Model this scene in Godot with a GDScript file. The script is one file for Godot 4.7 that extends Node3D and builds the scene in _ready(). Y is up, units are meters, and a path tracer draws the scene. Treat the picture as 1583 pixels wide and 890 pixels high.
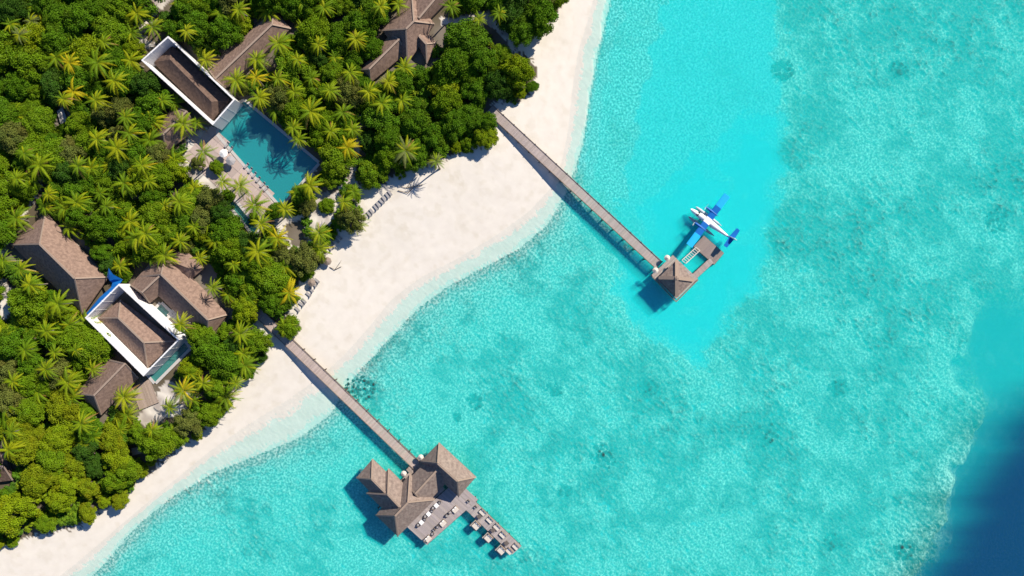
extends Node3D
# A resort island seen straight down from a drone: forest and thatched villas, a white beach, two jetties over a turquoise lagoon.
# x runs east, z runs south, y is up; the sea level is y = 0. Positions below are written on a survey grid of 0.2 m cells
# whose origin is the north-west corner; ground_at() turns a grid place and a height into metres.

const EYE := 210.0
const CELL := 0.2

# ------------------------------------------------------------------ mesh builder
class Shape:
	var v := PackedVector3Array()
	var n := PackedVector3Array()
	var c := PackedColorArray()
	var tint := Color(1, 1, 1)
	var colored := false

	func tri(a: Vector3, b: Vector3, d: Vector3) -> void:
		var m := (d - a).cross(b - a)
		if m.length_squared() < 1e-12:
			return
		m = m.normalized()
		v.append(a); v.append(b); v.append(d)
		n.append(m); n.append(m); n.append(m)
		if colored:
			c.append(tint); c.append(tint); c.append(tint)

	func tri_smooth(a: Vector3, b: Vector3, d: Vector3, na: Vector3, nb: Vector3, nd: Vector3) -> void:
		if (d - a).cross(b - a).dot(na + nb + nd) < 0.0:
			v.append(a); v.append(d); v.append(b)
			n.append(na); n.append(nd); n.append(nb)
		else:
			v.append(a); v.append(b); v.append(d)
			n.append(na); n.append(nb); n.append(nd)
		if colored:
			c.append(tint); c.append(tint); c.append(tint)

	func quad(a: Vector3, b: Vector3, d: Vector3, e: Vector3) -> void:
		tri(a, b, d)
		tri(a, d, e)

	func box(at: Vector3, size: Vector3, turn := Basis()) -> void:
		var x := turn.x * size.x * 0.5
		var y := turn.y * size.y * 0.5
		var z := turn.z * size.z * 0.5
		quad(at - x + y - z, at + x + y - z, at + x + y + z, at - x + y + z)
		quad(at - x - y + z, at + x - y + z, at + x - y - z, at - x - y - z)
		quad(at - x + y + z, at + x + y + z, at + x - y + z, at - x - y + z)
		quad(at + x + y - z, at - x + y - z, at - x - y - z, at + x - y - z)
		quad(at + x + y + z, at + x + y - z, at + x - y - z, at + x - y + z)
		quad(at - x + y - z, at - x + y + z, at - x - y + z, at - x - y - z)

	# a beam between two points, width across and height up
	func beam(a: Vector3, b: Vector3, wide: float, high: float) -> void:
		var z := (b - a)
		var long := z.length()
		if long < 1e-4:
			return
		z /= long
		var x := Vector3.UP.cross(z)
		x = x.normalized() if x.length() > 1e-3 else Vector3.RIGHT
		box((a + b) * 0.5, Vector3(wide, high, long), Basis(x, z.cross(x), z))

	# a smooth tube through points
	func tube(points: Array, radii: Array, sides := 7, capped := true) -> void:
		var rings := []
		var outs := []
		for i in points.size():
			var p: Vector3 = points[i]
			var q: Vector3 = points[mini(i + 1, points.size() - 1)]
			var o: Vector3 = points[maxi(i - 1, 0)]
			var along := (q - o).normalized()
			var x := along.cross(Vector3(0.31, 0.2, 0.93))
			if x.length() < 0.1:
				x = along.cross(Vector3.RIGHT)
			x = x.normalized()
			var y := along.cross(x)
			var ring := []
			var out := []
			for k in sides:
				var t := TAU * k / sides
				var d := x * cos(t) + y * sin(t)
				ring.append(p + d * radii[i])
				out.append(d)
			rings.append(ring)
			outs.append(out)
		for i in points.size() - 1:
			for k in sides:
				var m := (k + 1) % sides
				tri_smooth(rings[i][k], rings[i][m], rings[i + 1][m], outs[i][k], outs[i][m], outs[i + 1][m])
				tri_smooth(rings[i][k], rings[i + 1][m], rings[i + 1][k], outs[i][k], outs[i + 1][m], outs[i + 1][k])
		if capped:
			for e in [0, points.size() - 1]:
				for k in sides:
					tri(points[e], rings[e][k], rings[e][(k + 1) % sides])

	# an ellipsoid
	func ball(at: Vector3, r: Vector3, around := 10, up := 6) -> void:
		for j in up:
			var a := PI * j / up - PI / 2
			var b := PI * (j + 1) / up - PI / 2
			for i in around:
				var s := TAU * i / around
				var t := TAU * (i + 1) / around
				var p := Vector3(cos(a) * cos(s), sin(a), cos(a) * sin(s))
				var q := Vector3(cos(a) * cos(t), sin(a), cos(a) * sin(t))
				var m := Vector3(cos(b) * cos(t), sin(b), cos(b) * sin(t))
				var o := Vector3(cos(b) * cos(s), sin(b), cos(b) * sin(s))
				if j > 0:
					tri_smooth(at + p * r, at + q * r, at + m * r, (p / r).normalized(), (q / r).normalized(), (m / r).normalized())
				if j < up - 1:
					tri_smooth(at + p * r, at + m * r, at + o * r, (p / r).normalized(), (m / r).normalized(), (o / r).normalized())

	# a flat polygon at its own heights with a skirt down by deep
	func slab(poly: Array, deep: float) -> void:
		var flat := PackedVector2Array()
		for p in poly:
			flat.append(Vector2(p.x, p.z))
		var cut := Geometry2D.triangulate_polygon(flat)
		for i in range(0, cut.size(), 3):
			tri(poly[cut[i]], poly[cut[i + 1]], poly[cut[i + 2]])
			tri(poly[cut[i]] - Vector3(0, deep, 0), poly[cut[i + 1]] - Vector3(0, deep, 0), poly[cut[i + 2]] - Vector3(0, deep, 0))
		for i in poly.size():
			var a: Vector3 = poly[i]
			var b: Vector3 = poly[(i + 1) % poly.size()]
			quad(a, b, b - Vector3(0, deep, 0), a - Vector3(0, deep, 0))

	func mesh() -> ArrayMesh:
		var a := []
		a.resize(Mesh.ARRAY_MAX)
		a[Mesh.ARRAY_VERTEX] = v
		a[Mesh.ARRAY_NORMAL] = n
		if colored:
			a[Mesh.ARRAY_COLOR] = c
		var m := ArrayMesh.new()
		m.add_surface_from_arrays(Mesh.PRIMITIVE_TRIANGLES, a)
		return m

# ------------------------------------------------------------------ naming and tagging
var taken := {}
var mats := {}
var rng := RandomNumberGenerator.new()

func numbered(called: String) -> String:
	if not taken.has(called):
		taken[called] = 0
		return called
	taken[called] += 1
	return "%s_%03d" % [called, taken[called]]

func tag(o: Node, label: String, category: String, group := "") -> void:
	o.set_meta("label", label)
	o.set_meta("category", category)
	if group != "":
		o.set_meta("group", group)

func thing(called: String, label: String, category: String, at := Vector3.ZERO, turn := 0.0, group := "") -> Node3D:
	var o := Node3D.new()
	o.name = numbered(called)
	add_child(o)
	o.position = at
	o.rotation.y = turn
	tag(o, label, category, group)
	return o

func part(called: String, s, m: Material, parent: Node, at := Vector3.ZERO) -> MeshInstance3D:
	var o := MeshInstance3D.new()
	o.name = called
	o.mesh = s.mesh() if s is Shape else s
	o.material_override = m
	o.position = at
	parent.add_child(o, true)
	return o

func structure(called: String, s, m: Material) -> MeshInstance3D:
	var o := MeshInstance3D.new()
	o.name = numbered(called)
	o.mesh = s.mesh() if s is Shape else s
	o.material_override = m
	add_child(o)
	o.set_meta("kind", "structure")
	return o

func copy(o: Node3D, label: String, group: String, at: Vector3, turn := 0.0) -> Node3D:
	var stem: String = o.name
	var d: Node3D = o.duplicate()
	d.name = numbered(stem.get_slice("_0", 0))
	add_child(d)
	d.position = at
	d.rotation.y = turn
	tag(d, label, o.get_meta("category"), group)
	return d

# ------------------------------------------------------------------ survey grid
func ground_at(px: float, py: float, h := 0.0) -> Vector3:
	var k := CELL * (EYE - h) / EYE
	return Vector3((px - 791.5) * k, h, (py - 445.0) * k)

func outline(points: Array, h := 0.0) -> Array:
	var out := []
	for p in points:
		out.append(ground_at(p[0], p[1], h))
	return out

func flat_line(points: Array) -> PackedVector2Array:
	var out := PackedVector2Array()
	for p in points:
		out.append(Vector2((p[0] - 791.5) * CELL, (p[1] - 445.0) * CELL))
	return out

func grid_poly(points: Array) -> PackedVector2Array:
	var out := PackedVector2Array()
	for p in points:
		out.append(Vector2(p[0], p[1]))
	return out

# ------------------------------------------------------------------ materials
func linear(r: float, g: float, b: float) -> Color:
	return Color(r, g, b).linear_to_srgb()

func noise_picture(freq: float, low: Color, high: Color, seed_: int, size := 512, octaves := 4, mid := 0.5) -> NoiseTexture2D:
	var f := FastNoiseLite.new()
	f.seed = seed_
	f.noise_type = FastNoiseLite.TYPE_SIMPLEX_SMOOTH
	f.frequency = freq
	f.fractal_octaves = octaves
	f.fractal_gain = 0.6
	var t := NoiseTexture2D.new()
	t.width = size
	t.height = size
	t.seamless = true
	t.noise = f
	var g := Gradient.new()
	g.set_color(0, low)
	g.set_color(1, high)
	g.set_offset(0, mid - 0.35)
	g.set_offset(1, mid + 0.35)
	t.color_ramp = g
	return t

func bump_picture(freq: float, seed_: int, size := 512, octaves := 4) -> NoiseTexture2D:
	var f := FastNoiseLite.new()
	f.seed = seed_
	f.noise_type = FastNoiseLite.TYPE_SIMPLEX_SMOOTH
	f.frequency = freq
	f.fractal_octaves = octaves
	var t := NoiseTexture2D.new()
	t.width = size
	t.height = size
	t.seamless = true
	t.noise = f
	return t

func stuff_of(called: String, color: Color, rough := 0.9, picture: Texture2D = null, metres := 8.0) -> StandardMaterial3D:
	var m := StandardMaterial3D.new()
	m.resource_name = called
	m.albedo_color = color
	m.roughness = rough
	m.metallic_specular = 0.3
	if picture:
		m.albedo_texture = picture
		m.uv1_triplanar = true
		m.uv1_world_triplanar = true
		m.uv1_scale = Vector3.ONE / metres
	mats[called] = m
	return m

func make_materials() -> void:
	var grain := noise_picture(0.03, Color(0.80, 0.80, 0.80), Color(1, 1, 1), 11)
	var streak := noise_picture(0.05, Color(0.68, 0.66, 0.64), Color(1, 1, 1), 12, 512, 5)
	var sand := stuff_of("sand", Color(1, 1, 1), 0.95, noise_picture(0.012, Color(0.965, 0.963, 0.96), Color(1, 1, 1), 13, 512, 5), 31.0)
	sand.vertex_color_use_as_albedo = true
	sand.metallic_specular = 0.1
	var bed := stuff_of("seabed", Color(1, 1, 1), 0.95, noise_picture(0.045, Color(0.12, 0.24, 0.24), Color(1, 1, 1), 14, 1024, 5, 0.40), 46.0)
	bed.vertex_color_use_as_albedo = true
	bed.metallic_specular = 0.1
	stuff_of("thatch", linear(0.455, 0.325, 0.262), 0.95, streak, 3.0)
	stuff_of("thatch_old", linear(0.455, 0.37, 0.325), 0.95, streak, 3.0)
	stuff_of("thatch_dark", linear(0.25, 0.175, 0.14), 0.95, streak, 3.0)
	stuff_of("ridge", linear(0.47, 0.37, 0.30), 0.95, streak, 2.0)
	for k in ["thatch", "thatch_old", "thatch_dark"]:
		var th: StandardMaterial3D = mats[k]
		th.detail_enabled = true
		th.detail_blend_mode = BaseMaterial3D.BLEND_MODE_MUL
		th.detail_uv_layer = BaseMaterial3D.DETAIL_UV_2
		th.detail_albedo = noise_picture(0.02, Color(0.66, 0.65, 0.66), Color(1, 1, 1), 23, 512, 5, 0.42)
		th.uv2_triplanar = true
		th.uv2_world_triplanar = true
		th.uv2_scale = Vector3.ONE / 11.0
	stuff_of("wood", linear(0.30, 0.24, 0.20), 0.8, grain, 2.0)
	stuff_of("wood_dark", linear(0.10, 0.075, 0.06), 0.8, grain, 2.0)
	var deck := stuff_of("decking", Color(1, 1, 1), 0.85, grain, 3.0)
	deck.vertex_color_use_as_albedo = true
	stuff_of("white_wall", linear(0.80, 0.80, 0.80), 0.8, noise_picture(0.02, Color(0.90, 0.90, 0.91), Color(1, 1, 1), 15), 6.0)
	stuff_of("plaster", linear(0.46, 0.42, 0.38), 0.9, grain, 4.0)
	stuff_of("stone", linear(0.52, 0.42, 0.38), 0.9, noise_picture(0.04, Color(0.72, 0.70, 0.69), Color(1, 1, 1), 16), 5.0)
	for k in 3:
		stuff_of("stone_%d" % k, linear(0.50 + 0.06 * k, 0.41 + 0.045 * k, 0.375 + 0.04 * k), 0.9, grain, 2.0)
	stuff_of("coping", linear(0.60, 0.58, 0.56), 0.7, grain, 3.0)
	stuff_of("pool_tile", linear(0.01, 0.30, 0.325), 0.4, noise_picture(0.03, Color(0.80, 0.85, 0.85), Color(1, 1, 1), 17), 6.0)
	stuff_of("pool_tile_pale", linear(0.06, 0.24, 0.21), 0.5, grain, 4.0)
	stuff_of("cream", linear(0.74, 0.68, 0.60), 0.9, grain, 2.0)
	stuff_of("white", linear(0.82, 0.82, 0.82), 0.6)
	stuff_of("wicker", linear(0.13, 0.11, 0.10), 0.9)
	stuff_of("grey_cushion", linear(0.34, 0.33, 0.34), 0.9)
	stuff_of("tarp", linear(0.01, 0.19, 0.62), 0.55, grain, 3.0)
	stuff_of("bark", linear(0.17, 0.13, 0.10), 0.95, grain, 1.0)
	stuff_of("palm_bark", linear(0.24, 0.21, 0.18), 0.95, grain, 1.0)
	stuff_of("coral", linear(0.06, 0.10, 0.09), 0.95, noise_picture(0.06, Color(0.5, 0.55, 0.5), Color(1, 1, 1), 18), 3.0)
	stuff_of("plane_white", linear(0.84, 0.85, 0.86), 0.3)
	stuff_of("plane_blue", linear(0.01, 0.13, 0.46), 0.35)
	stuff_of("plane_cyan", linear(0.02, 0.42, 0.80), 0.35)
	stuff_of("plane_grey", linear(0.42, 0.47, 0.52), 0.4)
	stuff_of("black_glass", linear(0.015, 0.018, 0.022), 0.1)
	# leaves: real-world base colours, several kinds
	for k in [["leaf_green", 0.100, 0.210, 0.008], ["leaf_mid", 0.150, 0.255, 0.008], ["leaf_lime", 0.225, 0.310, 0.008], ["leaf_olive", 0.205, 0.265, 0.008], ["leaf_dusty", 0.150, 0.180, 0.035], ["leaf_deep", 0.055, 0.130, 0.012]]:
		var m := stuff_of(k[0], linear(k[1], k[2], k[3]), 0.55)
		m.metallic_specular = 0.22
		m.vertex_color_use_as_albedo = true
		m.backlight_enabled = true
		m.backlight = linear(0.28, 0.30, 0.08)
	for k in [["frond_green", 0.115, 0.205, 0.006], ["frond_lime", 0.185, 0.265, 0.006], ["frond_yellow", 0.275, 0.310, 0.006], ["frond_gold", 0.430, 0.350, 0.008], ["frond_grey", 0.140, 0.175, 0.050], ["frond_dead", 0.300, 0.170, 0.055]]:
		var m := stuff_of(k[0], linear(k[1], k[2], k[3]), 0.5)
		m.metallic_specular = 0.22
		m.backlight_enabled = true
		m.backlight = linear(0.30, 0.30, 0.06)

func water_sheet(called: String, color: Color, alpha: float, rough := 0.4) -> StandardMaterial3D:
	var m := StandardMaterial3D.new()
	m.resource_name = called
	m.albedo_color = Color(color.r, color.g, color.b, alpha)
	m.transparency = BaseMaterial3D.TRANSPARENCY_ALPHA
	m.roughness = rough
	m.metallic_specular = 0.5 if rough < 0.25 else 0.0
	if rough >= 0.25:
		m.specular_mode = BaseMaterial3D.SPECULAR_DISABLED
	mats[called] = m
	return m

# ------------------------------------------------------------------ the lie of the land
const WATERLINE := [[-60, 1000], [60, 915], [120, 868], [190, 808], [262, 748], [330, 692], [385, 654], [440, 620], [490, 585], [530, 550], [570, 505], [605, 462], [650, 428], [705, 400], [765, 364], [815, 328], [850, 292], [868, 250], [878, 200], [884, 140], [893, 80], [910, 25], [925, -40], [960, -140], [1000, -260]]
const DROPOFF := [[10, 1030], [90, 930], [150, 880], [205, 815], [262, 768], [330, 728], [400, 700], [460, 675], [508, 640], [532, 598], [562, 562], [602, 520], [642, 476], [692, 440], [750, 409], [800, 383], [845, 345], [870, 303], [886, 262], [900, 215], [909, 150], [920, 90], [934, 30], [950, -40], [990, -140], [1035, -260]]
const CHANNEL := [[1196, 185], [1150, 200], [1122, 240], [1060, 272], [1012, 312], [1000, 380], [962, 440], [985, 482], [1078, 550], [1112, 500], [1160, 440], [1178, 385], [1185, 320], [1202, 260]]
const REEF_EDGE := [[1730, 560], [1640, 592], [1583, 622], [1548, 648], [1518, 690], [1492, 740], [1465, 790], [1432, 850], [1400, 902], [1365, 965], [1320, 1060]]
const SANDY_BAY := [[900, -200], [1200, -200], [1195, 40], [1200, 120], [1205, 200], [1130, 260], [1040, 330], [960, 400], [900, 350], [900, 250]]
const X0 := -176.0
const Z0 := -110.0
const STEP := 0.5
const NX := 704
const NZ := 440
const COARSE := 2.0
const CX := 177
const CZ := 111
var far_water := PackedFloat32Array()
var far_drop := PackedFloat32Array()
var far_channel := PackedFloat32Array()
var far_edge := PackedFloat32Array()
var far_bay := PackedFloat32Array()
var n_big := FastNoiseLite.new()
var n_mid := FastNoiseLite.new()
var n_fine := FastNoiseLite.new()
var n_patch := FastNoiseLite.new()
var n_ragged := FastNoiseLite.new()

# signed distance to an open line; positive on its right-hand side (towards the sea)
func line_side(line: PackedVector2Array, p: Vector2) -> float:
	var best := 1e12
	var sign_ := 1.0
	for i in line.size() - 1:
		var a := line[i]
		var ab := line[i + 1] - a
		var t := clampf((p - a).dot(ab) / ab.length_squared(), 0, 1)
		var d := p - a - ab * t
		var l := d.length_squared()
		if l < best - 1e-6:
			best = l
			sign_ = 1.0 if ab.cross(d) > 0 else -1.0
	return sqrt(best) * sign_

func poly_side(poly: PackedVector2Array, p: Vector2) -> float:
	var best := 1e12
	for i in poly.size():
		var q := Geometry2D.get_closest_point_to_segment(p, poly[i], poly[(i + 1) % poly.size()])
		best = minf(best, p.distance_squared_to(q))
	return sqrt(best) * (1.0 if Geometry2D.is_point_in_polygon(p, poly) else -1.0)

func survey() -> void:
	n_big.seed = 3; n_big.frequency = 0.022; n_big.fractal_octaves = 4
	n_mid.seed = 4; n_mid.frequency = 0.16; n_mid.fractal_octaves = 3
	n_fine.seed = 5; n_fine.frequency = 0.75; n_fine.fractal_octaves = 2
	n_patch.seed = 6; n_patch.frequency = 0.05; n_patch.fractal_octaves = 4
	n_ragged.seed = 8; n_ragged.frequency = 0.11; n_ragged.fractal_type = FastNoiseLite.FRACTAL_RIDGED; n_ragged.fractal_octaves = 4
	var w := flat_line(WATERLINE)
	var d := flat_line(DROPOFF)
	var ch := flat_line(CHANNEL)
	var e := flat_line(REEF_EDGE)
	var bay := flat_line(SANDY_BAY)
	far_water.resize(CX * CZ); far_drop.resize(CX * CZ); far_channel.resize(CX * CZ); far_edge.resize(CX * CZ); far_bay.resize(CX * CZ)
	for j in CZ:
		for i in CX:
			var p := Vector2(X0 + i * COARSE, Z0 + j * COARSE)
			var k := j * CX + i
			far_water[k] = line_side(w, p)
			far_drop[k] = line_side(d, p)
			far_channel[k] = poly_side(ch, p)
			far_edge[k] = -line_side(e, p)
			far_bay[k] = poly_side(bay, p)

func sample(f: PackedFloat32Array, x: float, z: float) -> float:
	var u := clampf((x - X0) / COARSE, 0, CX - 1.001)
	var w := clampf((z - Z0) / COARSE, 0, CZ - 1.001)
	var i := int(u)
	var j := int(w)
	u -= i
	w -= j
	var k := j * CX + i
	return lerpf(lerpf(f[k], f[k + 1], u), lerpf(f[k + CX], f[k + CX + 1], u), w)

# how much reef grows here, 0 to 1
func reef_at(x: float, z: float, bay: float, channel: float, drop: float) -> float:
	if drop < 0.0:
		return 0.0
	var px := x / CELL + 791.5
	var py := z / CELL + 445.0
	var east := smoothstep(1170, 1240, px + 30.0 * n_big.get_noise_2d(x * 2, z * 2))
	var r := 0.30 + 0.34 * east + 0.65 * n_big.get_noise_2d(x, z)
	r += 0.25 * smoothstep(420, 560, py) * smoothstep(620, 780, px) * (1.0 - east)
	r -= 0.9 * smoothstep(-4.0, 3.0, bay) + 1.2 * smoothstep(-2.0, 1.5, channel)
	r -= 0.35 * (1.0 - smoothstep(2.0, 22.0, drop))
	return clampf(r, 0.0, 1.0)

func height_at(x: float, z: float) -> float:
	var w := sample(far_water, x, z)
	var wob := n_mid.get_noise_2d(x * 0.6, z * 0.6)
	if w < 0.0:
		return minf(1.9, 0.075 * -w) + 0.05 * wob * smoothstep(0, 6, -w)
	var d := sample(far_drop, x, z) + 1.2 * n_big.get_noise_2d(x * 3.0, z * 3.0)
	if d < 0.0:
		return -0.24 * pow(w / (w - d), 1.3) + 0.035 * wob * smoothstep(0, 3, w) + 0.07 * n_fine.get_noise_2d(x * 5.3, z * 5.3) * smoothstep(0, 2, w)
	var y := -0.24 - 0.28 * smoothstep(-1.0, 6.0, d) - 0.73 * smoothstep(0.0, 22.0, d) + 0.06 * n_fine.get_noise_2d(x * 5.3, z * 5.3) - 0.12 * smoothstep(4.0, 60.0, d)
	var ch := sample(far_channel, x, z) + 2.0 * wob + 3.5 * n_big.get_noise_2d(x * 4.0, z * 4.0) + 1.2 * n_fine.get_noise_2d(x * 3.0, z * 3.0)
	var bay := sample(far_bay, x, z) + 6.0 * wob
	var e := sample(far_edge, x, z) + 3.0 * n_big.get_noise_2d(x * 4.0, z * 4.0)
	y -= 0.34 * smoothstep(-6.0, 6.0, bay)
	var reef := reef_at(x, z, bay, ch, d)
	y += 0.14 * wob + 0.16 * n_fine.get_noise_2d(x, z) * (1.0 - 0.8 * smoothstep(-5.0, 3.0, bay)) + reef * (0.65 * n_mid.get_noise_2d(x, z) + 0.85 * n_fine.get_noise_2d(x, z) + 0.34)
	y = lerpf(y, -2.2 + 0.25 * wob + 0.1 * n_big.get_noise_2d(x * 2.0, z * 2.0), smoothstep(-7.0, 4.0, ch))
	var px := x / CELL + 791.5
	var py := z / CELL + 445.0
	var teal := smoothstep(1470, 1560, px + 60.0 * n_big.get_noise_2d(x * 2.0, z * 2.0)) * smoothstep(440, 520, py)
	y = lerpf(y, -7.4 + 1.2 * wob, teal)
	y -= 26.0 * pow(smoothstep(-3.0, 36.0, e), 1.0)
	return y

# bare clearings, paths and yards in the forest (survey grid), with their surface
const CLEARINGS := [
	[[198, 52], [212, 20], [238, 10], [262, -10], [300, -10], [268, 8], [246, 18], [236, 40], [226, 52], [238, 66], [246, 78], [228, 80], [214, 66]],
	[[0, 392], [10, 372], [30, 335], [52, 300], [62, 268], [72, 276], [62, 306], [36, 348], [16, 388], [0, 408]],
	[[0, 432], [14, 428], [26, 448], [22, 480], [8, 500], [0, 505]],
	[[484, 262], [500, 300], [520, 296], [548, 268], [556, 290], [600, 292], [580, 330], [545, 372], [510, 372], [470, 420], [455, 400], [480, 370], [470, 340], [440, 352], [462, 392], [440, 400], [420, 330], [446, 318], [480, 300]],
	[[556, 180], [566, 176], [560, 220], [552, 262], [545, 280], [540, 268], [548, 230]],
	[[380, 470], [404, 470], [420, 500], [400, 512]],
	[[284, 640], [300, 600], [262, 590], [236, 618], [210, 650], [240, 660], [262, 640]],
	[[680, 30], [760, 20], [800, 70], [796, 88], [770, 50], [720, 42], [684, 44]],
	[[295, 205], [345, 200], [432, 320], [410, 350], [340, 330], [280, 262]],
]

func make_ground() -> void:
	var heights := PackedFloat32Array()
	heights.resize((NX + 1) * (NZ + 1))
	for j in NZ + 1:
		for i in NX + 1:
			heights[j * (NX + 1) + i] = height_at(X0 + i * STEP, Z0 + j * STEP)
	# the pits the pools are built in
	for q in POOLS:
		var pit := PackedVector2Array()
		for p in outline(q, 2.02):
			pit.append(Vector2(p.x, p.z))
		pit = Geometry2D.offset_polygon(pit, 0.45)[0]
		for j in NZ + 1:
			for i in NX + 1:
				if X0 + i * STEP < -50.0 and Geometry2D.is_point_in_polygon(Vector2(X0 + i * STEP, Z0 + j * STEP), pit):
					heights[j * (NX + 1) + i] = -0.4
	print("heights ", Time.get_ticks_msec())
	var pos := PackedVector3Array()
	var nor := PackedVector3Array()
	var col := PackedColorArray()
	pos.resize(heights.size()); nor.resize(heights.size()); col.resize(heights.size())
	var forest := grid_poly(FOREST)
	var bare := []
	for c in CLEARINGS:
		bare.append(grid_poly(c))
	var white := Color(0.705, 0.665, 0.60)
	var wet := Color(0.63, 0.59, 0.515)
	var weed := Color(0.50, 0.45, 0.34)
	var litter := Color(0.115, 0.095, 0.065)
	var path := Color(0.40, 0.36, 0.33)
	var bed := Color(0.52, 0.83, 0.74)  # turquoise cast of light through water put into the sand colour
	var reef_c := Color(0.085, 0.115, 0.095)
	var rubble := Color(0.34, 0.42, 0.35)
	var sandy := Color(0.42, 0.80, 0.79)  # bay sand, bluer, with the same underwater cast put in
	for j in NZ + 1:
		for i in NX + 1:
			var k := j * (NX + 1) + i
			var x := X0 + i * STEP
			var z := Z0 + j * STEP
			var y := heights[k]
			pos[k] = Vector3(x, y, z)
			var l := heights[k - 1] if i > 0 else y
			var r := heights[k + 1] if i < NX else y
			var u := heights[k - NX - 1] if j > 0 else y
			var b := heights[k + NX + 1] if j < NZ else y
			nor[k] = Vector3(l - r, 2 * STEP, u - b).normalized()
			var w := sample(far_water, x, z)
			var wob := n_mid.get_noise_2d(x, z)
			if w < 0.0:
				var c := white.lerp(wet, clampf(0.25 + 0.9 * n_patch.get_noise_2d(x * 0.8, z * 0.8), 0, 1) * 0.3)
				# lines of weed and shell grit left by the tides
				var tide := 7.5 + w + 3.0 * n_big.get_noise_2d(x * 2.0, z * 2.0)
				c = c.lerp(weed, clampf((1.0 - absf(tide) / 0.8) * (0.4 + 1.2 * n_mid.get_noise_2d(z, x)), 0, 1) * 0.22)
				c = c.lerp(weed, clampf((1.0 - absf(tide - 4.5) / 0.5) * (0.3 + 1.4 * wob), 0, 1) * 0.16)
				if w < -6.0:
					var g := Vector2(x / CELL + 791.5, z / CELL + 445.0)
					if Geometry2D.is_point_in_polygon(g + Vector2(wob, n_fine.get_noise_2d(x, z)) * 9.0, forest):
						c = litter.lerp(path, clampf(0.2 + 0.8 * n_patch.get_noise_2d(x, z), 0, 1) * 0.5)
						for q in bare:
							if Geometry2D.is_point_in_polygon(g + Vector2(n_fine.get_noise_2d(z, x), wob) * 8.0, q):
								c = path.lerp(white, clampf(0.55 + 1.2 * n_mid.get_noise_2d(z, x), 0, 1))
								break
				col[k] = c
			else:
				var d := sample(far_drop, x, z)
				if d < 1.0:
					col[k] = white.lerp(wet, 0.25 + 0.25 * wob)
				else:
					var bay := sample(far_bay, x, z) + 6.0 * wob
					var ch := sample(far_channel, x, z) + 2.5 * wob
					var reef := reef_at(x, z, bay, ch, d)
					var c := white.lerp(bed, smoothstep(1.0, 6.0, d + 2.0 * wob))
					c = c.lerp(sandy, clampf(smoothstep(-3, 2, bay), 0, 1))
					var grow := clampf(reef * 0.80 + 0.95 * n_patch.get_noise_2d(x, z) + 0.55 * n_ragged.get_noise_2d(x, z) + 0.35 * wob + 0.30 * n_fine.get_noise_2d(x, z) - 0.24, 0, 1)
					c = c.lerp(rubble, clampf(grow * 1.5, 0, 1) * 0.8)
					c = c.lerp(reef_c, smoothstep(0.20, 0.75, grow) * clampf(0.62 + 1.1 * n_fine.get_noise_2d(x * 2.3, z * 2.3), 0, 1) * (1.0 if bay < 0 else 0.2))
					col[k] = c
	print("ground colours ", Time.get_ticks_msec())
	var land := PackedInt32Array()
	var under := PackedInt32Array()
	for j in NZ:
		for i in NX:
			var a := j * (NX + 1) + i
			var b := a + 1
			var c := a + NX + 1
			var d := c + 1
			var side := sample(far_drop, X0 + (i + 0.5) * STEP, Z0 + (j + 0.5) * STEP)
			if side < 0.5:
				land.append_array([a, b, d, a, d, c])
			else:
				under.append_array([a, b, d, a, d, c])
	for pair in [["ground", land, "sand"], ["seabed", under, "seabed"]]:
		var arr := []
		arr.resize(Mesh.ARRAY_MAX)
		# keep only the vertices each sheet uses
		var map := PackedInt32Array()
		map.resize(pos.size())
		map.fill(-1)
		var vp := PackedVector3Array()
		var vn := PackedVector3Array()
		var vc := PackedColorArray()
		var idx: PackedInt32Array = pair[1]
		var out := PackedInt32Array()
		out.resize(idx.size())
		for q in idx.size():
			var o := idx[q]
			if map[o] < 0:
				map[o] = vp.size()
				vp.append(pos[o]); vn.append(nor[o]); vc.append(col[o])
			out[q] = map[o]
		arr[Mesh.ARRAY_VERTEX] = vp
		arr[Mesh.ARRAY_NORMAL] = vn
		arr[Mesh.ARRAY_COLOR] = vc
		arr[Mesh.ARRAY_INDEX] = out
		var m := ArrayMesh.new()
		m.add_surface_from_arrays(Mesh.PRIMITIVE_TRIANGLES, arr)
		structure(pair[0], m, mats[pair[2]])
	# the land and the sea floor beyond the surveyed area
	var s := Shape.new()
	s.colored = true
	s.tint = litter
	s.quad(Vector3(-900, 1.85, -700), Vector3(X0, 1.85, -700), Vector3(X0, 1.85, 108), Vector3(-900, 1.85, 108))
	s.quad(Vector3(X0, 1.85, -700), Vector3(10, 1.85, -700), Vector3(10, 1.85, Z0), Vector3(X0, 1.85, Z0))
	structure("inland_ground", s, mats["sand"])
	var o := Shape.new()
	o.colored = true
	o.tint = rubble
	o.quad(Vector3(-2500, -28, -2500), Vector3(2500, -28, -2500), Vector3(2500, -28, 2500), Vector3(-2500, -28, 2500))
	structure("ocean_floor", o, mats["seabed"])
	print("ground ", Time.get_ticks_msec())

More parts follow.
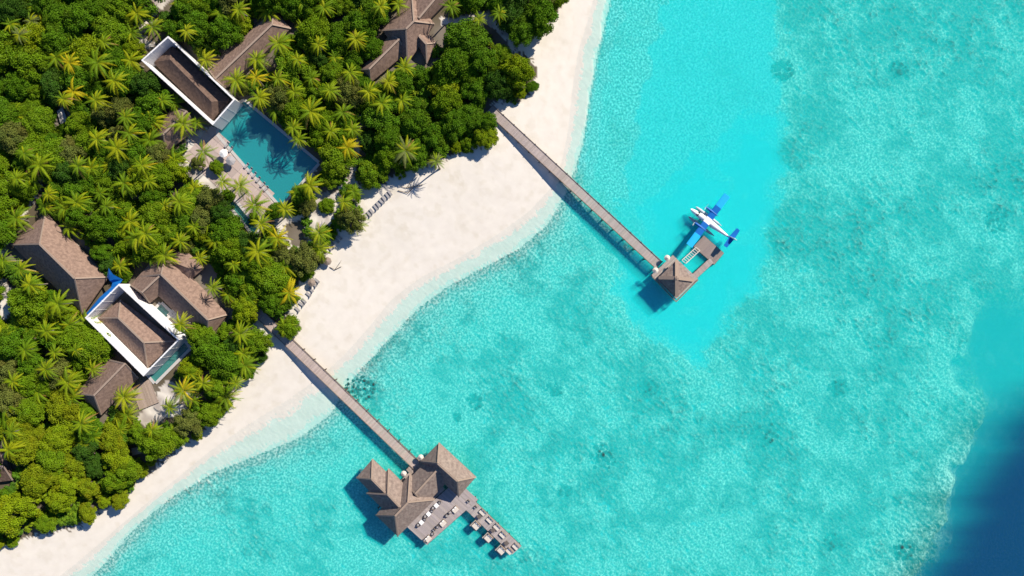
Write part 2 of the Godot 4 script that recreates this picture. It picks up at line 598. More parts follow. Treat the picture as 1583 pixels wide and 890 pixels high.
# one level sheet of lagoon water, from the beach out to the reef edge and so far past it
func lagoon_sheet(y: float, past: float, seed_: float, most := 900.0) -> Shape:
	var edge := flat_line(REEF_EDGE)
	var sheet := Shape.new()
	var fade_strip := 0.0
	var z := -300.0
	while z < 300.0:
		var step := 1.0 if z > 5.0 and z < 110.0 else 6.0
		z += step
		var x := 900.0
		for i in edge.size() - 1:
			if z >= edge[i].y and z < edge[i + 1].y:
				x = remap(z, edge[i].y, edge[i + 1].y, edge[i].x, edge[i + 1].x)
		if z < edge[0].y:
			x = edge[0].x + (edge[0].y - z) * 8.0
		elif z >= edge[edge.size() - 1].y:
			x = edge[edge.size() - 1].x - (z - edge[edge.size() - 1].y) * 0.6
		x = minf(x + past, most) - 3.0 + 5.0 * n_big.get_noise_2d(z * 3.0, 40.0)
		if x > 400.0 or step > 2.0:
			sheet.quad(Vector3(-900, y, z - step), Vector3(x, y, z - step), Vector3(x, y, z), Vector3(-900, y, z))
			continue
		sheet.quad(Vector3(-900, y, z - step), Vector3(x - 11.0, y, z - step), Vector3(x - 11.0, y, z), Vector3(-900, y, z))
		# fine strips of uneven reach make the added depth tint fade seawards
		for k in 72:
			var f := z - step + step * k / 72.0
			var g := f + step / 72.0
			var u := fposmod(fade_strip * 0.618034 + seed_ * 0.37, 1.0)
			fade_strip += 1.0
			var reach := x + 11.0 * (sqrt(2.0 * u) - 1.0 if u < 0.5 else 1.0 - sqrt(2.0 - 2.0 * u))
			sheet.tri(Vector3(x - 11.0, y, f), Vector3(reach, y, f), Vector3(reach, y, g))
			sheet.tri(Vector3(x - 11.0, y, f), Vector3(reach, y, g), Vector3(x - 11.0, y, g))
	return sheet

# the sea: its surface and added sheets that tint the light by depth, turquoise in the lagoon, blue beyond
func make_water() -> void:
	var sea := Node3D.new()
	sea.name = "water"
	add_child(sea)
	sea.set_meta("kind", "structure")
	var top := water_sheet("sea_surface", linear(0.1, 0.7, 0.75), 0.02, 0.08)
	top.normal_enabled = true
	var f := FastNoiseLite.new()
	f.seed = 21
	f.frequency = 0.03
	var t := NoiseTexture2D.new()
	t.width = 512; t.height = 512; t.seamless = true; t.noise = f; t.as_normal_map = true; t.bump_strength = 3.0
	top.normal_texture = t
	top.normal_scale = 0.35
	top.uv1_triplanar = true
	top.uv1_world_triplanar = true
	top.uv1_scale = Vector3.ONE / 14.0
	var s := Shape.new()
	s.quad(Vector3(-2500, 0, -2500), Vector3(2500, 0, -2500), Vector3(2500, 0, 2500), Vector3(-2500, 0, 2500))
	part("sea_surface", s, top, sea)
	var depth_tint := water_sheet("lagoon_water", linear(0.02, 0.96, 0.90), 0.125)  # sheets added to colour the light with depth
	var levels := [-0.06, -0.22, -0.42, -0.66, -0.95]
	for q in levels.size():
		part("lagoon_layer", lagoon_sheet(levels[q], 11.0 - q * 5.4, q * 37.0), depth_tint, sea)
	var basin := water_sheet("channel_water", linear(0.0, 0.74, 0.88), 0.34)
	for q in 3:
		part("channel_layer", lagoon_sheet(-1.5 - 0.3 * q, -4.0, 300.0 + q * 37.0, 96.0), basin, sea)
	var blue := water_sheet("deep_water", linear(0.0, 0.075, 0.225), 0.28)
	for y in [-2.7, -3.8, -5.2, -7.0, -9.5, -13.0]:
		var d := Shape.new()
		d.quad(Vector3(-2500, y, -2500), Vector3(2500, y, -2500), Vector3(2500, y, 2500), Vector3(-2500, y, 2500))
		part("deep_layer", d, blue, sea)

const POOLS := [
	[[348, 168], [378, 157], [491, 252], [434, 317], [338, 207]],
	[[350, 296], [398, 353], [392, 361], [343, 300]],
	[[229, 577], [284, 528], [292, 538], [240, 590]],
	[[249, 470], [264, 484], [255, 492], [242, 478]],
	[[288, 508], [297, 516], [290, 526], [281, 519]],
]
const FOREST := [[-60, -60], [880, -60], [876, 0], [866, 14], [846, 30], [835, 48], [815, 62], [796, 70], [802, 84], [822, 92], [830, 106], [826, 130], [812, 150], [800, 162], [772, 156], [757, 164], [766, 190], [767, 212], [752, 232], [735, 224], [712, 236], [690, 244], [660, 260], [640, 258], [612, 268], [598, 285], [570, 292], [553, 286], [548, 300], [568, 335], [564, 354], [540, 362], [515, 360], [500, 378], [494, 402], [488, 425], [460, 440], [452, 466], [440, 480], [463, 500], [460, 517], [440, 520], [420, 496], [404, 488], [412, 540], [400, 560], [376, 585], [368, 600], [350, 615], [345, 640], [320, 655], [318, 668], [290, 680], [275, 695], [240, 720], [235, 730], [215, 745], [212, 760], [190, 775], [165, 785], [140, 790], [130, 812], [110, 815], [85, 820], [60, 825], [28, 835], [-60, 850]]

# ------------------------------------------------------------------ thatched buildings
# one roof slope as an uneven thatch patch between four corners (a, b along the eave, d, e along the ridge)
func slope_patch(s: Shape, a: Vector3, b: Vector3, d: Vector3, e: Vector3) -> void:
	var across := maxi(2, int(maxf(a.distance_to(b), e.distance_to(d)) / 0.9))
	var up := maxi(2, int(maxf(a.distance_to(e), b.distance_to(d)) / 0.9))
	var pts := []
	for j in up + 1:
		var row := []
		for i in across + 1:
			var u := float(i) / across
			var w := float(j) / up
			var p := a.lerp(b, u).lerp(e.lerp(d, u), w)
			p.y += 0.05 * n_fine.get_noise_2d(p.x * 2.3, p.z * 2.3) * (1.0 if j > 0 and j < up else 0.3)
			row.append(p)
		pts.append(row)
	for j in up:
		for i in across:
			s.quad(pts[j][i], pts[j][i + 1], pts[j + 1][i + 1], pts[j + 1][i])

# corners c[0], c[1] meet the ridge end r[0]; c[2], c[3] meet r[1]. All on the survey grid.
func hip_roof(parent: Node3D, c: Array, r: Array, eave: float, ridge: float, thatch: String, caps := true, wall := "plaster", foot := 0.0, called := "roof") -> void:
	var k := []
	for p in c:
		k.append(ground_at(p[0], p[1], eave))
	var t := [ground_at(r[0][0], r[0][1], ridge), ground_at(r[1][0], r[1][1], ridge)]
	var s := Shape.new()
	slope_patch(s, k[0], k[1], t[0], t[0])
	slope_patch(s, k[1], k[2], t[1], t[0])
	slope_patch(s, k[2], k[3], t[1], t[1])
	slope_patch(s, k[3], k[0], t[0], t[1])
	# the thick cut edge of the thatch and its underside
	var down := Vector3(0, -0.38, 0)
	var mid: Vector3 = (k[0] + k[1] + k[2] + k[3]) / 4
	for i in 4:
		var a: Vector3 = k[i]
		var b: Vector3 = k[(i + 1) % 4]
		s.quad(a, b, b + down, a + down)
		s.tri(a + down, b + down, mid + down)
	var roof := part(called, s, mats[thatch], parent)
	if caps:
		var lift := Vector3(0, 0.12, 0)
		var cap := Shape.new()
		cap.beam(t[0] + lift, t[1] + lift, 0.55, 0.22)
		part("ridge_cap", cap, mats["ridge"], roof)
		for i in 4:
			var top: Vector3 = t[0] if i < 2 else t[1]
			var h := Shape.new()
			h.beam(k[i] + lift * 0.6, top + lift, 0.42, 0.16)
			part("hip_cap", h, mats["ridge"], roof)
	if wall != "":
		var w := Shape.new()
		var ring := []
		for p in k:
			var q: Vector3 = p + (mid - p).normalized() * 1.1
			q.y = eave - 0.4
			ring.append(q)
		w.slab(ring, eave - 0.4 - foot)
		part("wall", w, mats[wall], parent)

# a wall between two places on the survey grid whose top runs at high; thick in metres
func screen_wall(parent: Node3D, a: Vector3, b: Vector3, foot: float, thick: float, m: String) -> void:
	var s := Shape.new()
	var p := a
	var q := b
	p.y = (a.y + foot) / 2
	q.y = p.y
	s.beam(p, q, thick, a.y - foot)
	part("screen_wall", s, mats[m], parent)

func walled(parent: Node3D, corners: Array, high: float, foot: float) -> void:
	var k := outline(corners, high)
	for i in 4:
		var a: Vector3 = k[i]
		var b: Vector3 = k[(i + 1) % 4]
		var d := (b - a).normalized() * 0.2
		screen_wall(parent, a - d + Vector3(0, 0.003 * i, 0), b - d * 1.0 + Vector3(0, 0.003 * i, 0), foot, 0.42, "white_wall")
		# posts of the screen's frame along each side
		var n := int(a.distance_to(b) / 3.2)
		for j in range(1, n):
			var q := a.lerp(b, float(j) / n)
			var s := Shape.new()
			s.box(Vector3(q.x, (high + foot) / 2, q.z), Vector3(0.5, high - foot + 0.16, 0.14), Basis(Vector3.UP.cross(d.normalized()), Vector3.UP, d.normalized()))
			part("frame_post", s, mats["white"], parent)

func centre_of(points: Array) -> Vector3:
	var m := Vector3.ZERO
	for p in points:
		m += ground_at(p[0], p[1])
	return m / points.size()

func make_buildings() -> void:
	var g := 1.85
	var t := thing("pool_pavilion", "long thatched pavilion inside tall white screen walls at the head of the pool", "building")
	hip_roof(t, [[236, 96], [264, 68], [356, 155], [328, 186]], [[263, 92], [327, 157]], 3.4, 6.6, "thatch_dark", false, "plaster", g)
	walled(t, [[220, 93], [260, 57], [362, 154], [329, 192]], 8.2, g)
	t = thing("pool_house", "narrow brown thatched roof with pale ridge running up from the white pool pavilion", "building")
	hip_roof(t, [[450, 44], [424, 15], [322, 106], [350, 136]], [[421, 38], [333, 122]], 4.0, 7.4, "thatch", true, "plaster", g)
	t = thing("pool_bar", "small hipped thatch roof with a palm over it beside the pool terrace", "building")
	hip_roof(t, [[231, 213], [257, 235], [306, 198], [268, 164]], [[253, 208], [289, 172]], 3.6, 7.0, "thatch", true, "plaster", g)
	t = thing("beach_villa", "cross-shaped villa of grey-brown thatch wings at the top edge among trees", "building")
	hip_roof(t, [[591, 47], [630, 98], [672, 37], [637, -6]], [[628, 45], [640, 33]], 4.0, 9.4, "thatch", true, "plaster", g)
	hip_roof(t, [[556, 108], [573, 128], [628, 82], [604, 52]], [[571, 107], [617, 61]], 3.6, 7.2, "thatch", true, "plaster", g)
	hip_roof(t, [[632, 14], [656, 38], [716, -24], [690, -50]], [[648, 28], [700, -34]], 4.0, 8.0, "thatch", true, "plaster", g)
	hip_roof(t, [[641, 58], [656, 44], [675, 66], [660, 98]], [[648, 56], [659, 68]], 3.6, 6.0, "thatch", true, "plaster", g)
	t = thing("great_hall", "large hipped hall with sunlit pink-brown thatch beside the blue tarpaulin", "building")
	hip_roof(t, [[18, 378], [71, 329], [168, 428], [128, 486]], [[62, 377], [116, 430]], 4.0, 11.4, "thatch", true, "plaster", g)
	t = thing("walled_villa", "hipped thatch villa enclosed by tall white screen walls next to the great hall", "building")
	hip_roof(t, [[152, 491], [187, 463], [272, 527], [229, 568]], [[184, 491], [223, 529]], 3.4, 7.2, "thatch", true, "plaster", g)
	walled(t, [[133, 491], [184, 440], [276, 525], [222, 580]], 7.9, g)
	t = thing("garden_villa", "angled two-wing thatch villa between the white walled villa and the beach trees", "building")
	hip_roof(t, [[214, 428], [258, 388], [352, 486], [320, 528]], [[250, 424], [322, 494]], 3.6, 9.0, "thatch", true, "plaster", g)
	hip_roof(t, [[202, 440], [232, 468], [268, 440], [240, 398]], [[220, 452], [250, 424]], 3.8, 8.3, "thatch", true, "plaster", g)
	hip_roof(t, [[250, 402], [284, 384], [316, 414], [290, 436]], [[270, 406], [296, 416]], 3.8, 6.0, "thatch", false, "plaster", g)
	t = thing("deck_villa", "plain hipped thatch villa with wooden terrace south of the walled villa", "building")
	hip_roof(t, [[119, 608], [157, 641], [214, 584], [160, 554]], [[146, 611], [194, 562]], 3.8, 8.4, "thatch", true, "plaster", g)
	t = thing("garden_hut", "tiny grey flat hut glimpsed in a dark gap of the western forest", "building")
	hip_roof(t, [[88, 172], [97, 165], [104, 186], [94, 192]], [[94, 174], [97, 184]], 2.8, 3.4, "coping", false, "plaster", g)
	t = thing("service_hut", "dark thatched hut half hidden by scrub at the lower west edge", "building")
	hip_roof(t, [[-30, 706], [8, 700], [20, 742], [-26, 748]], [[-20, 722], [6, 720]], 3.6, 5.6, "thatch_dark", true, "plaster", g)
	t = thing("woodshed", "little tan flat-roofed shed among shrubs near the lower beach", "building")
	hip_roof(t, [[203, 693], [219, 690], [220, 700], [205, 704]], [[208, 697], [215, 696]], 2.9, 3.3, "wood", false, "plaster", g)
	# the blue tarpaulin thrown over the corner of the screen
	t = thing("tarpaulin", "bright blue tarpaulin draped over the wall corner beside the great hall", "tarpaulin")
	var s := Shape.new()
	var edge_a := [[168, 414], [175, 424], [190, 432], [184, 441], [160, 462], [137, 488]]
	var edge_b := [[166, 428], [170, 434], [174, 437], [172, 444], [154, 460], [134, 484]]
	for i in edge_a.size() - 1:
		var h0 := 6.6 + 0.5 * sin(i * 2.1)
		var h1 := 6.6 + 0.5 * sin((i + 1) * 2.1)
		var a := ground_at(edge_a[i][0], edge_a[i][1], h0 + 0.7)
		var b := ground_at(edge_a[i + 1][0], edge_a[i + 1][1], h1 + 0.7)
		var d := ground_at(edge_b[i + 1][0], edge_b[i + 1][1], h1 - 0.4)
		var e := ground_at(edge_b[i][0], edge_b[i][1], h0 - 0.4)
		var m := (a + b + d + e) / 4 + Vector3(0, 0.18, 0)
		s.tri(a, b, m); s.tri(b, d, m); s.tri(d, e, m); s.tri(e, a, m)
		var low := Vector3(0, -0.03, 0)
		s.quad(a + low, b + low, d + low, e + low)
	part("sheet", s, mats["tarp"], t)
	s = Shape.new()
	for i in range(2, 5):
		s.beam(ground_at(edge_a[i][0], edge_a[i][1], 7.5), ground_at(edge_a[i][0], edge_a[i][1], 1.9), 0.1, 0.1)
		s.tube([ground_at(edge_a[i][0], edge_a[i][1], 1.9), ground_at(edge_a[i][0], edge_a[i][1], 7.5)], [0.06, 0.06], 5)
	part("support_pole", s, mats["plane_grey"], t)

# ------------------------------------------------------------------ pools and terraces
func pool(called: String, label: String, poly: Array, rim: float, deep: float, tile: String) -> void:
	var t := thing(called, label, "pool")
	var k := outline(poly, rim)
	var mid := Vector3.ZERO
	for p in k:
		mid += p / k.size()
	# basin walls and floor
	var s := Shape.new()
	for i in k.size():
		var a: Vector3 = k[i]
		var b: Vector3 = k[(i + 1) % k.size()]
		s.quad(a, b, b - Vector3(0, deep, 0), a - Vector3(0, deep, 0))
	var flat := PackedVector2Array()
	for p in k:
		flat.append(Vector2(p.x, p.z))
	var cut := Geometry2D.triangulate_polygon(flat)
	for i in range(0, cut.size(), 3):
		s.tri(k[cut[i]] - Vector3(0, deep, 0), k[cut[i + 1]] - Vector3(0, deep, 0), k[cut[i + 2]] - Vector3(0, deep, 0))
	part("basin", s, mats[tile], t)
	var w := Shape.new()
	for i in range(0, cut.size(), 3):
		w.tri(k[cut[i]] - Vector3(0, 0.08, 0), k[cut[i + 1]] - Vector3(0, 0.08, 0), k[cut[i + 2]] - Vector3(0, 0.08, 0))
	part("pool_water", w, mats["pool_surface"], t)
	var out := (1.0 if Geometry2D.is_polygon_clockwise(flat) else -1.0)
	for i in k.size():
		var a: Vector3 = k[i]
		var b: Vector3 = k[(i + 1) % k.size()]
		var d := (b - a).normalized()
		var o := d.cross(Vector3.UP) * out * 0.45
		var c := Shape.new()
		c.beam(a + o - d * 0.2 + Vector3(0, -0.16, 0), b + o + d * 0.2 + Vector3(0, -0.16 + 0.003 * (i % 2), 0), 0.88, 0.40)
		part("coping", c, mats["coping"], t)

# planks laid side by side over a parallelogram: corner, the way along, the way across
func planks(corner: Vector3, along: Vector3, across: Vector3, wide: float, tone: Color, vary := 0.14, thick := 0.09) -> Shape:
	var s := Shape.new()
	s.colored = true
	var n := maxi(1, int(along.length() / wide))
	var d := along / n
	var turn := Basis(across.normalized(), Vector3.UP, across.normalized().cross(Vector3.UP))
	for i in n:
		var f := 1.0 + rng.randf_range(-vary, vary)
		s.tint = Color(tone.r * f, tone.g * f, tone.b * f * rng.randf_range(0.96, 1.04))
		s.box(corner + d * (i + 0.5) + across * 0.5 + Vector3(0, -thick / 2, 0), Vector3(across.length() + rng.randf_range(-0.06, 0.06), thick, d.length() * 0.93), turn)
	return s

func deck_thing(called: String, label: String, a: Array, b: Array, e: Array, h: float, seabed: float, tone: Color) -> Node3D:
	var t := thing(called, label, called.replace("_", " "))
	var p := ground_at(a[0], a[1], h)
	var q := ground_at(b[0], b[1], h)
	var r := ground_at(e[0], e[1], h)
	var o := part("decking", planks(p, q - p, r - p, 0.42, tone), mats["decking"], t)
	o.set_meta("kind", "stuff")
	var n := maxi(1, int((q - p).length() / 4.0))
	for i in n + 1:
		for w in [0.08, 0.92]:
			var f: Vector3 = p + (q - p) * clampf(float(i) / n, 0.02, 0.98) + (r - p) * w
			var s := Shape.new()
			s.tube([Vector3(f.x, seabed, f.z), Vector3(f.x, h - 0.1, f.z)], [0.16, 0.15], 7)
			part("pile", s, mats["wood_dark"], t)
	for w in [0.0, 1.0]:
		var s := Shape.new()
		var off: Vector3 = (r - p) * w
		s.beam(p + off + Vector3(0, -0.22, 0), q + off + Vector3(0, -0.22, 0), 0.16, 0.26)
		part("stringer", s, mats["wood_dark"], t)
	return t

func make_pools() -> void:
	var pw := water_sheet("pool_surface", linear(0.10, 0.42, 0.46), 0.12, 0.06)
	pw.metallic_specular = 0.5
	pool("swimming_pool", "large dark teal swimming pool below the white screened pavilion", POOLS[0], 2.02, 1.5, "pool_tile")
	pool("lap_pool", "narrow pale green lap pool with white edge south-west of the big pool", POOLS[1], 2.02, 1.1, "pool_tile_pale")
	pool("villa_pool", "long green plunge pool strip along the seaward wall of the walled villa", POOLS[2], 2.02, 1.2, "pool_tile_pale")
	pool("courtyard_pool", "small rectangular green pool between the walled villa and garden villa", POOLS[3], 2.02, 1.0, "pool_tile_pale")
	pool("corner_pool", "tiny green pool at the east corner of the walled villa under a palm", POOLS[4], 2.02, 1.0, "pool_tile_pale")
	# stone terraces as slabs picked out one by one
	var t := thing("pool_terrace", "pink stone terrace between the swimming pool and lap pool", "terrace")
	var area := grid_poly([[297, 214], [330, 202], [336, 207], [432, 318], [408, 342], [392, 346], [350, 293], [300, 262], [288, 240]])
	var u := Vector2(112, 100).normalized() * 13.0
	var w := Vector2(-u.y, u.x)
	var n := 0
	for i in range(-4, 16):
		for j in range(-3, 12):
			var p := Vector2(300, 205) + u * i + w * (j - 3)
			var q := p + u * 0.5 + w * 0.5
			if Geometry2D.is_point_in_polygon(q, area):
				var a := ground_at(p.x, p.y, 1.99 + rng.randf_range(0, 0.025))
				var b := ground_at(p.x + u.x * 0.96, p.y + u.y * 0.96, a.y)
				var d := ground_at(p.x + (u.x + w.x) * 0.96, p.y + (u.y + w.y) * 0.96, a.y)
				var e := ground_at(p.x + w.x * 0.96, p.y + w.y * 0.96, a.y)
				var s := Shape.new()
				s.slab([a, b, d, e], 0.12)
				part("paving_slab", s, mats["stone_" + str(rng.randi() % 3)], t)
	deck_thing("wooden_terrace", "tan plank terrace beside the deck villa at the end of the green pool strip", [203, 598], [232, 586], [216, 634], 2.05, 1.5, Color(0.42, 0.33, 0.27))
	deck_thing("side_terrace", "white paved strip between the walled villa and garden villa courtyard pool", [258, 486], [282, 508], [268, 476], 2.0, 1.5, Color(0.62, 0.58, 0.54))

# ------------------------------------------------------------------ jetties and the houses on the water
func jetty(label: String, a: Array, b: Array, wide: float, h: float, tone: Color) -> void:
	var t := thing("jetty", label, "jetty", Vector3.ZERO, 0.0, "wooden jetties from beach to lagoon")
	var p := ground_at(a[0], a[1], h)
	var q := ground_at(b[0], b[1], h)
	var d := (q - p).normalized()
	var side := d.cross(Vector3.UP) * wide
	var o := part("decking", planks(p - side / 2, q - p, side, 0.30, tone, 0.12), mats["decking"], t)
	o.set_meta("kind", "stuff")
	for w in [-1.0, 1.0]:
		var s := Shape.new()
		var off: Vector3 = side * 0.5 * w
		s.beam(p + off + Vector3(0, -0.2, 0), q + off + Vector3(0, -0.2, 0), 0.14, 0.3)
		part("stringer", s, mats["wood_dark"], t)
		var c := Shape.new()
		c.beam(p + off * 0.97 + Vector3(0, 0.09, 0), q + off * 0.97 + Vector3(0, 0.09, 0), 0.16, 0.16)
		part("kerb_rail", c, mats["wood"], t)
	var n := int((q - p).length() / 4.4)
	for i in n + 1:
		var f := p + (q - p) * float(i) / n
		var cross_ := Shape.new()
		cross_.beam(f - side * 0.55 + Vector3(0, -0.42, 0), f + side * 0.55 + Vector3(0, -0.42, 0), 0.2, 0.22)
		part("cross_beam", cross_, mats["wood_dark"], t)
		for w in [-0.52, 0.52]:
			var e: Vector3 = f + side * w
			var s := Shape.new()
			s.tube([Vector3(e.x, height_at(e.x, e.z) - 0.6, e.z), Vector3(e.x, h + 0.28, e.z)], [0.17, 0.15], 7)
			part("pile", s, mats["wood_dark"], t)

func small_table(at: Vector3, turn: float, label: String, top := "white") -> void:
	var t := thing("dining_table", label, "table", at, turn, "tables on the restaurant decks")
	var s := Shape.new()
	s.box(Vector3(0, 0.73, 0), Vector3(1.25, 0.06, 1.25))
	part("tabletop", s, mats[top], t)
	s = Shape.new()
	s.tube([Vector3(0, 0, 0), Vector3(0, 0.7, 0)], [0.09, 0.07], 6)
	part("pedestal", s, mats["wood_dark"], t)

func armchair(at: Vector3, turn: float, label: String) -> void:
	var t := thing("armchair", label, "chair", at, turn, "wicker armchairs on the restaurant decks")
	var s := Shape.new()
	s.box(Vector3(0, 0.22, 0), Vector3(0.8, 0.38, 0.8))
	part("base", s, mats["wicker"], t)
	s = Shape.new()
	s.box(Vector3(0, 0.47, 0.04), Vector3(0.62, 0.14, 0.62))
	part("cushion", s, mats["grey_cushion"], t)
	s = Shape.new()
	s.box(Vector3(0, 0.6, -0.36), Vector3(0.8, 0.5, 0.12))
	part("backrest", s, mats["wicker"], t)
	for w in [-1, 1]:
		s = Shape.new()
		s.box(Vector3(0.36 * w, 0.52, 0.02), Vector3(0.1, 0.24, 0.72))
		part("armrest", s, mats["wicker"], t)

func daybed(at: Vector3, turn: float, label: String, size := Vector2(2.0, 1.8)) -> void:
	var t := thing("daybed", label, "daybed", at, turn, "cream daybeds along the restaurant decks")
	var s := Shape.new()
	s.box(Vector3(0, 0.18, 0), Vector3(size.x, 0.3, size.y))
	part("platform", s, mats["wood"], t)
	s = Shape.new()
	s.box(Vector3(0, 0.42, 0.1), Vector3(size.x * 0.9, 0.18, size.y * 0.78))
	part("mattress", s, mats["cream"], t)
	for w in [-0.5, 0.5]:
		s = Shape.new()
		s.ball(Vector3(size.x * 0.45 * w, 0.62, -size.y * 0.34), Vector3(size.x * 0.21, 0.16, 0.2), 8, 5)
		part("pillow", s, mats["white"], t)
	s = Shape.new()
	s.box(Vector3(0, 0.6, -size.y * 0.47), Vector3(size.x, 0.6, 0.1))
	part("backrest", s, mats["wood"], t)

func parasol(at: Vector3, label: String, r: float, cloth: String, high := 2.6) -> void:
	var t := thing("parasol", label, "parasol", at, rng.randf() * TAU, "parasols")
	var s := Shape.new()
	s.tube([Vector3.ZERO, Vector3(0, high, 0)], [0.04, 0.04], 6)
	part("pole", s, mats["wood"], t)
	s = Shape.new()
	for i in 8:
		var a := TAU * i / 8
		var b := TAU * (i + 1) / 8
		var p := Vector3(cos(a) * r, high - 0.5, sin(a) * r)
		var q := Vector3(cos(b) * r, high - 0.5, sin(b) * r)
		s.tri(Vector3(0, high + 0.05, 0), p, q)
		s.quad(p, q, q - Vector3(0, 0.14, 0), p - Vector3(0, 0.14, 0))
	part("canopy", s, mats[cloth], t)

func make_over_water() -> void:
	var grey := Color(0.47, 0.40, 0.37)
	jetty("long jetty from the upper beach out to the seaplane pavilion", [757, 168], [1019, 410], 2.9, 2.3, grey)
	jetty("long jetty from the lower beach out to the overwater restaurant", [398, 482], [644, 719], 2.9, 2.3, Color(0.54, 0.44, 0.39))
	# arrival pavilion
	var t := thing("arrival_pavilion", "square thatched pavilion with crossing pale ridges at the end of the upper jetty", "building")
	hip_roof(t, [[1018, 429], [1046, 459], [1073, 433], [1046, 402]], [[1045, 430], [1047, 429]], 4.9, 7.4, "thatch_old", false, "", 2.3)
	var apex := ground_at(1046, 429.5, 7.5)
	for c in [[1018, 429], [1046, 459], [1073, 433], [1046, 402]]:
		var s := Shape.new()
		s.beam(ground_at(c[0], c[1], 5.05), apex + Vector3(0, 0.04, 0), 1.0, 0.22)
		part("hip_cap", s, mats["ridge"], t)
		var q := ground_at(c[0], c[1], 4.7).lerp(ground_at(1046, 430, 4.7), 0.12)
		s = Shape.new()
		s.tube([Vector3(q.x, 2.3, q.z), q], [0.16, 0.14], 7)
		part("column", s, mats["wood_dark"], t)
	var p := ground_at(1040, 394, 2.28)
	var o := part("decking", planks(p, ground_at(1079, 431, 2.28) - p, ground_at(1007, 425, 2.28) - p, 0.4, grey), mats["decking"], t)
	o.set_meta("kind", "stuff")
	for i in 4:
		for j in 4:
			var f := p + (ground_at(1079, 431, 2.28) - p) * (0.06 + 0.29 * i) + (ground_at(1007, 425, 2.28) - p) * (0.06 + 0.29 * j)
			if i in [0, 3] or j in [0, 3]:
				var s := Shape.new()
				s.tube([Vector3(f.x, -2.8, f.z), Vector3(f.x, 2.2, f.z)], [0.18, 0.16], 7)
				part("pile", s, mats["wood_dark"], t)
	# a low bench rail along the two outer sides
	for e in [[[1006, 425], [1045, 466]], [[1045, 466], [1079, 432]]]:
		var s := Shape.new()
		s.beam(ground_at(e[0][0], e[0][1], 2.75), ground_at(e[1][0], e[1][1], 2.75), 0.3, 0.5)
		part("bench_rail", s, mats["wood"], t)
	parasol(ground_at(1029, 399, 2.3), "cream round parasol at the north side where the jetty meets the arrival pavilion", 0.95, "cream")
	parasol(ground_at(1011, 418, 2.3), "cream round parasol at the west corner of the arrival pavilion", 0.95, "cream")
	deck_thing("seaplane_dock", "square grey plank dock lying beside the seaplane", [1088, 364], [1119, 391], [1072, 381], 0.75, -2.6, Color(0.33, 0.27, 0.25))
	deck_thing("dock_walkway", "short plank walkway from the arrival pavilion to the seaplane dock", [1076, 431], [1103, 406], [1070, 424], 1.2, -2.6, grey)
	deck_thing("dock_step", "small plank landing joined to the seaward end of the seaplane dock", [1119, 391], [1104, 409], [1113, 386], 0.68, -2.6, Color(0.33, 0.28, 0.26))
	var gw := thing("gangway", "slim pale double-railed gangway closing the square between pavilion and dock", "gangway")
	for off in [[0, 0], [6, 5]]:
		var s := Shape.new()
		s.beam(ground_at(1054 + off[0], 402 + off[1], 1.9), ground_at(1076 + off[0], 382 + off[1], 1.2), 0.22, 0.18)
		part("side_beam", s, mats["cream"], gw)
	for i in 9:
		var a := ground_at(1054, 402, 1.86).lerp(ground_at(1076, 382, 1.16), i / 8.0)
		var b := ground_at(1060, 407, 1.86).lerp(ground_at(1082, 387, 1.16), i / 8.0)
		var s := Shape.new()
		s.beam(a, b, 0.2, 0.06)
		part("tread", s, mats["cream"], gw)
	# the restaurant
	t = thing("overwater_restaurant", "cluster of stepped grey-brown thatch roofs over the water at the lower jetty's end", "building")
	hip_roof(t, [[551, 738], [576, 709], [612, 744], [586, 774]], [[575, 740], [597, 762]], 4.7, 8.3, "thatch_old", true, "wood", 2.2)
	hip_roof(t, [[567, 762], [601, 724], [640, 764], [606, 800]], [[600, 764], [618, 783]], 4.8, 9.4, "thatch_old", true, "wood", 2.2)
	hip_roof(t, [[581, 796], [615, 829], [672, 772], [634, 732]], [[611, 797], [631, 776]], 4.7, 10.2, "thatch_old", true, "wood", 2.2)
	hip_roof(t, [[626, 746], [658, 780], [694, 742], [664, 708]], [[642, 763], [677, 725]], 4.6, 8.6, "thatch_old", true, "wood", 2.2)
	hip_roof(t, [[650, 713], [679, 684], [736, 737], [709, 768]], [[677, 716], [707, 743]], 4.8, 10.2, "thatch_old", true, "wood", 2.2)
	for e in [[[556, 738], [578, 716], [612, 798]], [[600, 760], [648, 716], [640, 800]]]:
		var a := ground_at(e[0][0], e[0][1], 2.2)
		var f := part("floor_deck", planks(a, ground_at(e[1][0], e[1][1], 2.2) - a, ground_at(e[2][0], e[2][1], 2.2) - a, 0.5, grey), mats["decking"], t)
		f.set_meta("kind", "stuff")
	for e in [[560, 740], [580, 722], [585, 785], [612, 815], [640, 790], [600, 770], [668, 715], [690, 705], [712, 735], [700, 755], [660, 745], [575, 765], [648, 730]]:
		var f := ground_at(e[0], e[1], 2.0)
		var s := Shape.new()
		s.tube([Vector3(f.x, -2.2, f.z), Vector3(f.x, 2.3, f.z)], [0.2, 0.18], 7)
		part("pile", s, mats["wood_dark"], t)
	deck_thing("arrival_deck", "small plank landing where the lower jetty meets the restaurant roofs", [628, 726], [646, 706], [650, 748], 2.22, -2.0, Color(0.42, 0.345, 0.30))
	deck_thing("restaurant_terrace", "open grey plank dining terrace on the seaward side of the restaurant", [627, 812], [706, 742], [660, 842], 2.2, -2.0, Color(0.44, 0.39, 0.38))
	deck_thing("dining_boardwalk", "narrow boardwalk lined with cream daybeds running out from the restaurant", [706, 774], [792, 857], [720, 761], 2.15, -2.0, Color(0.46, 0.41, 0.40))
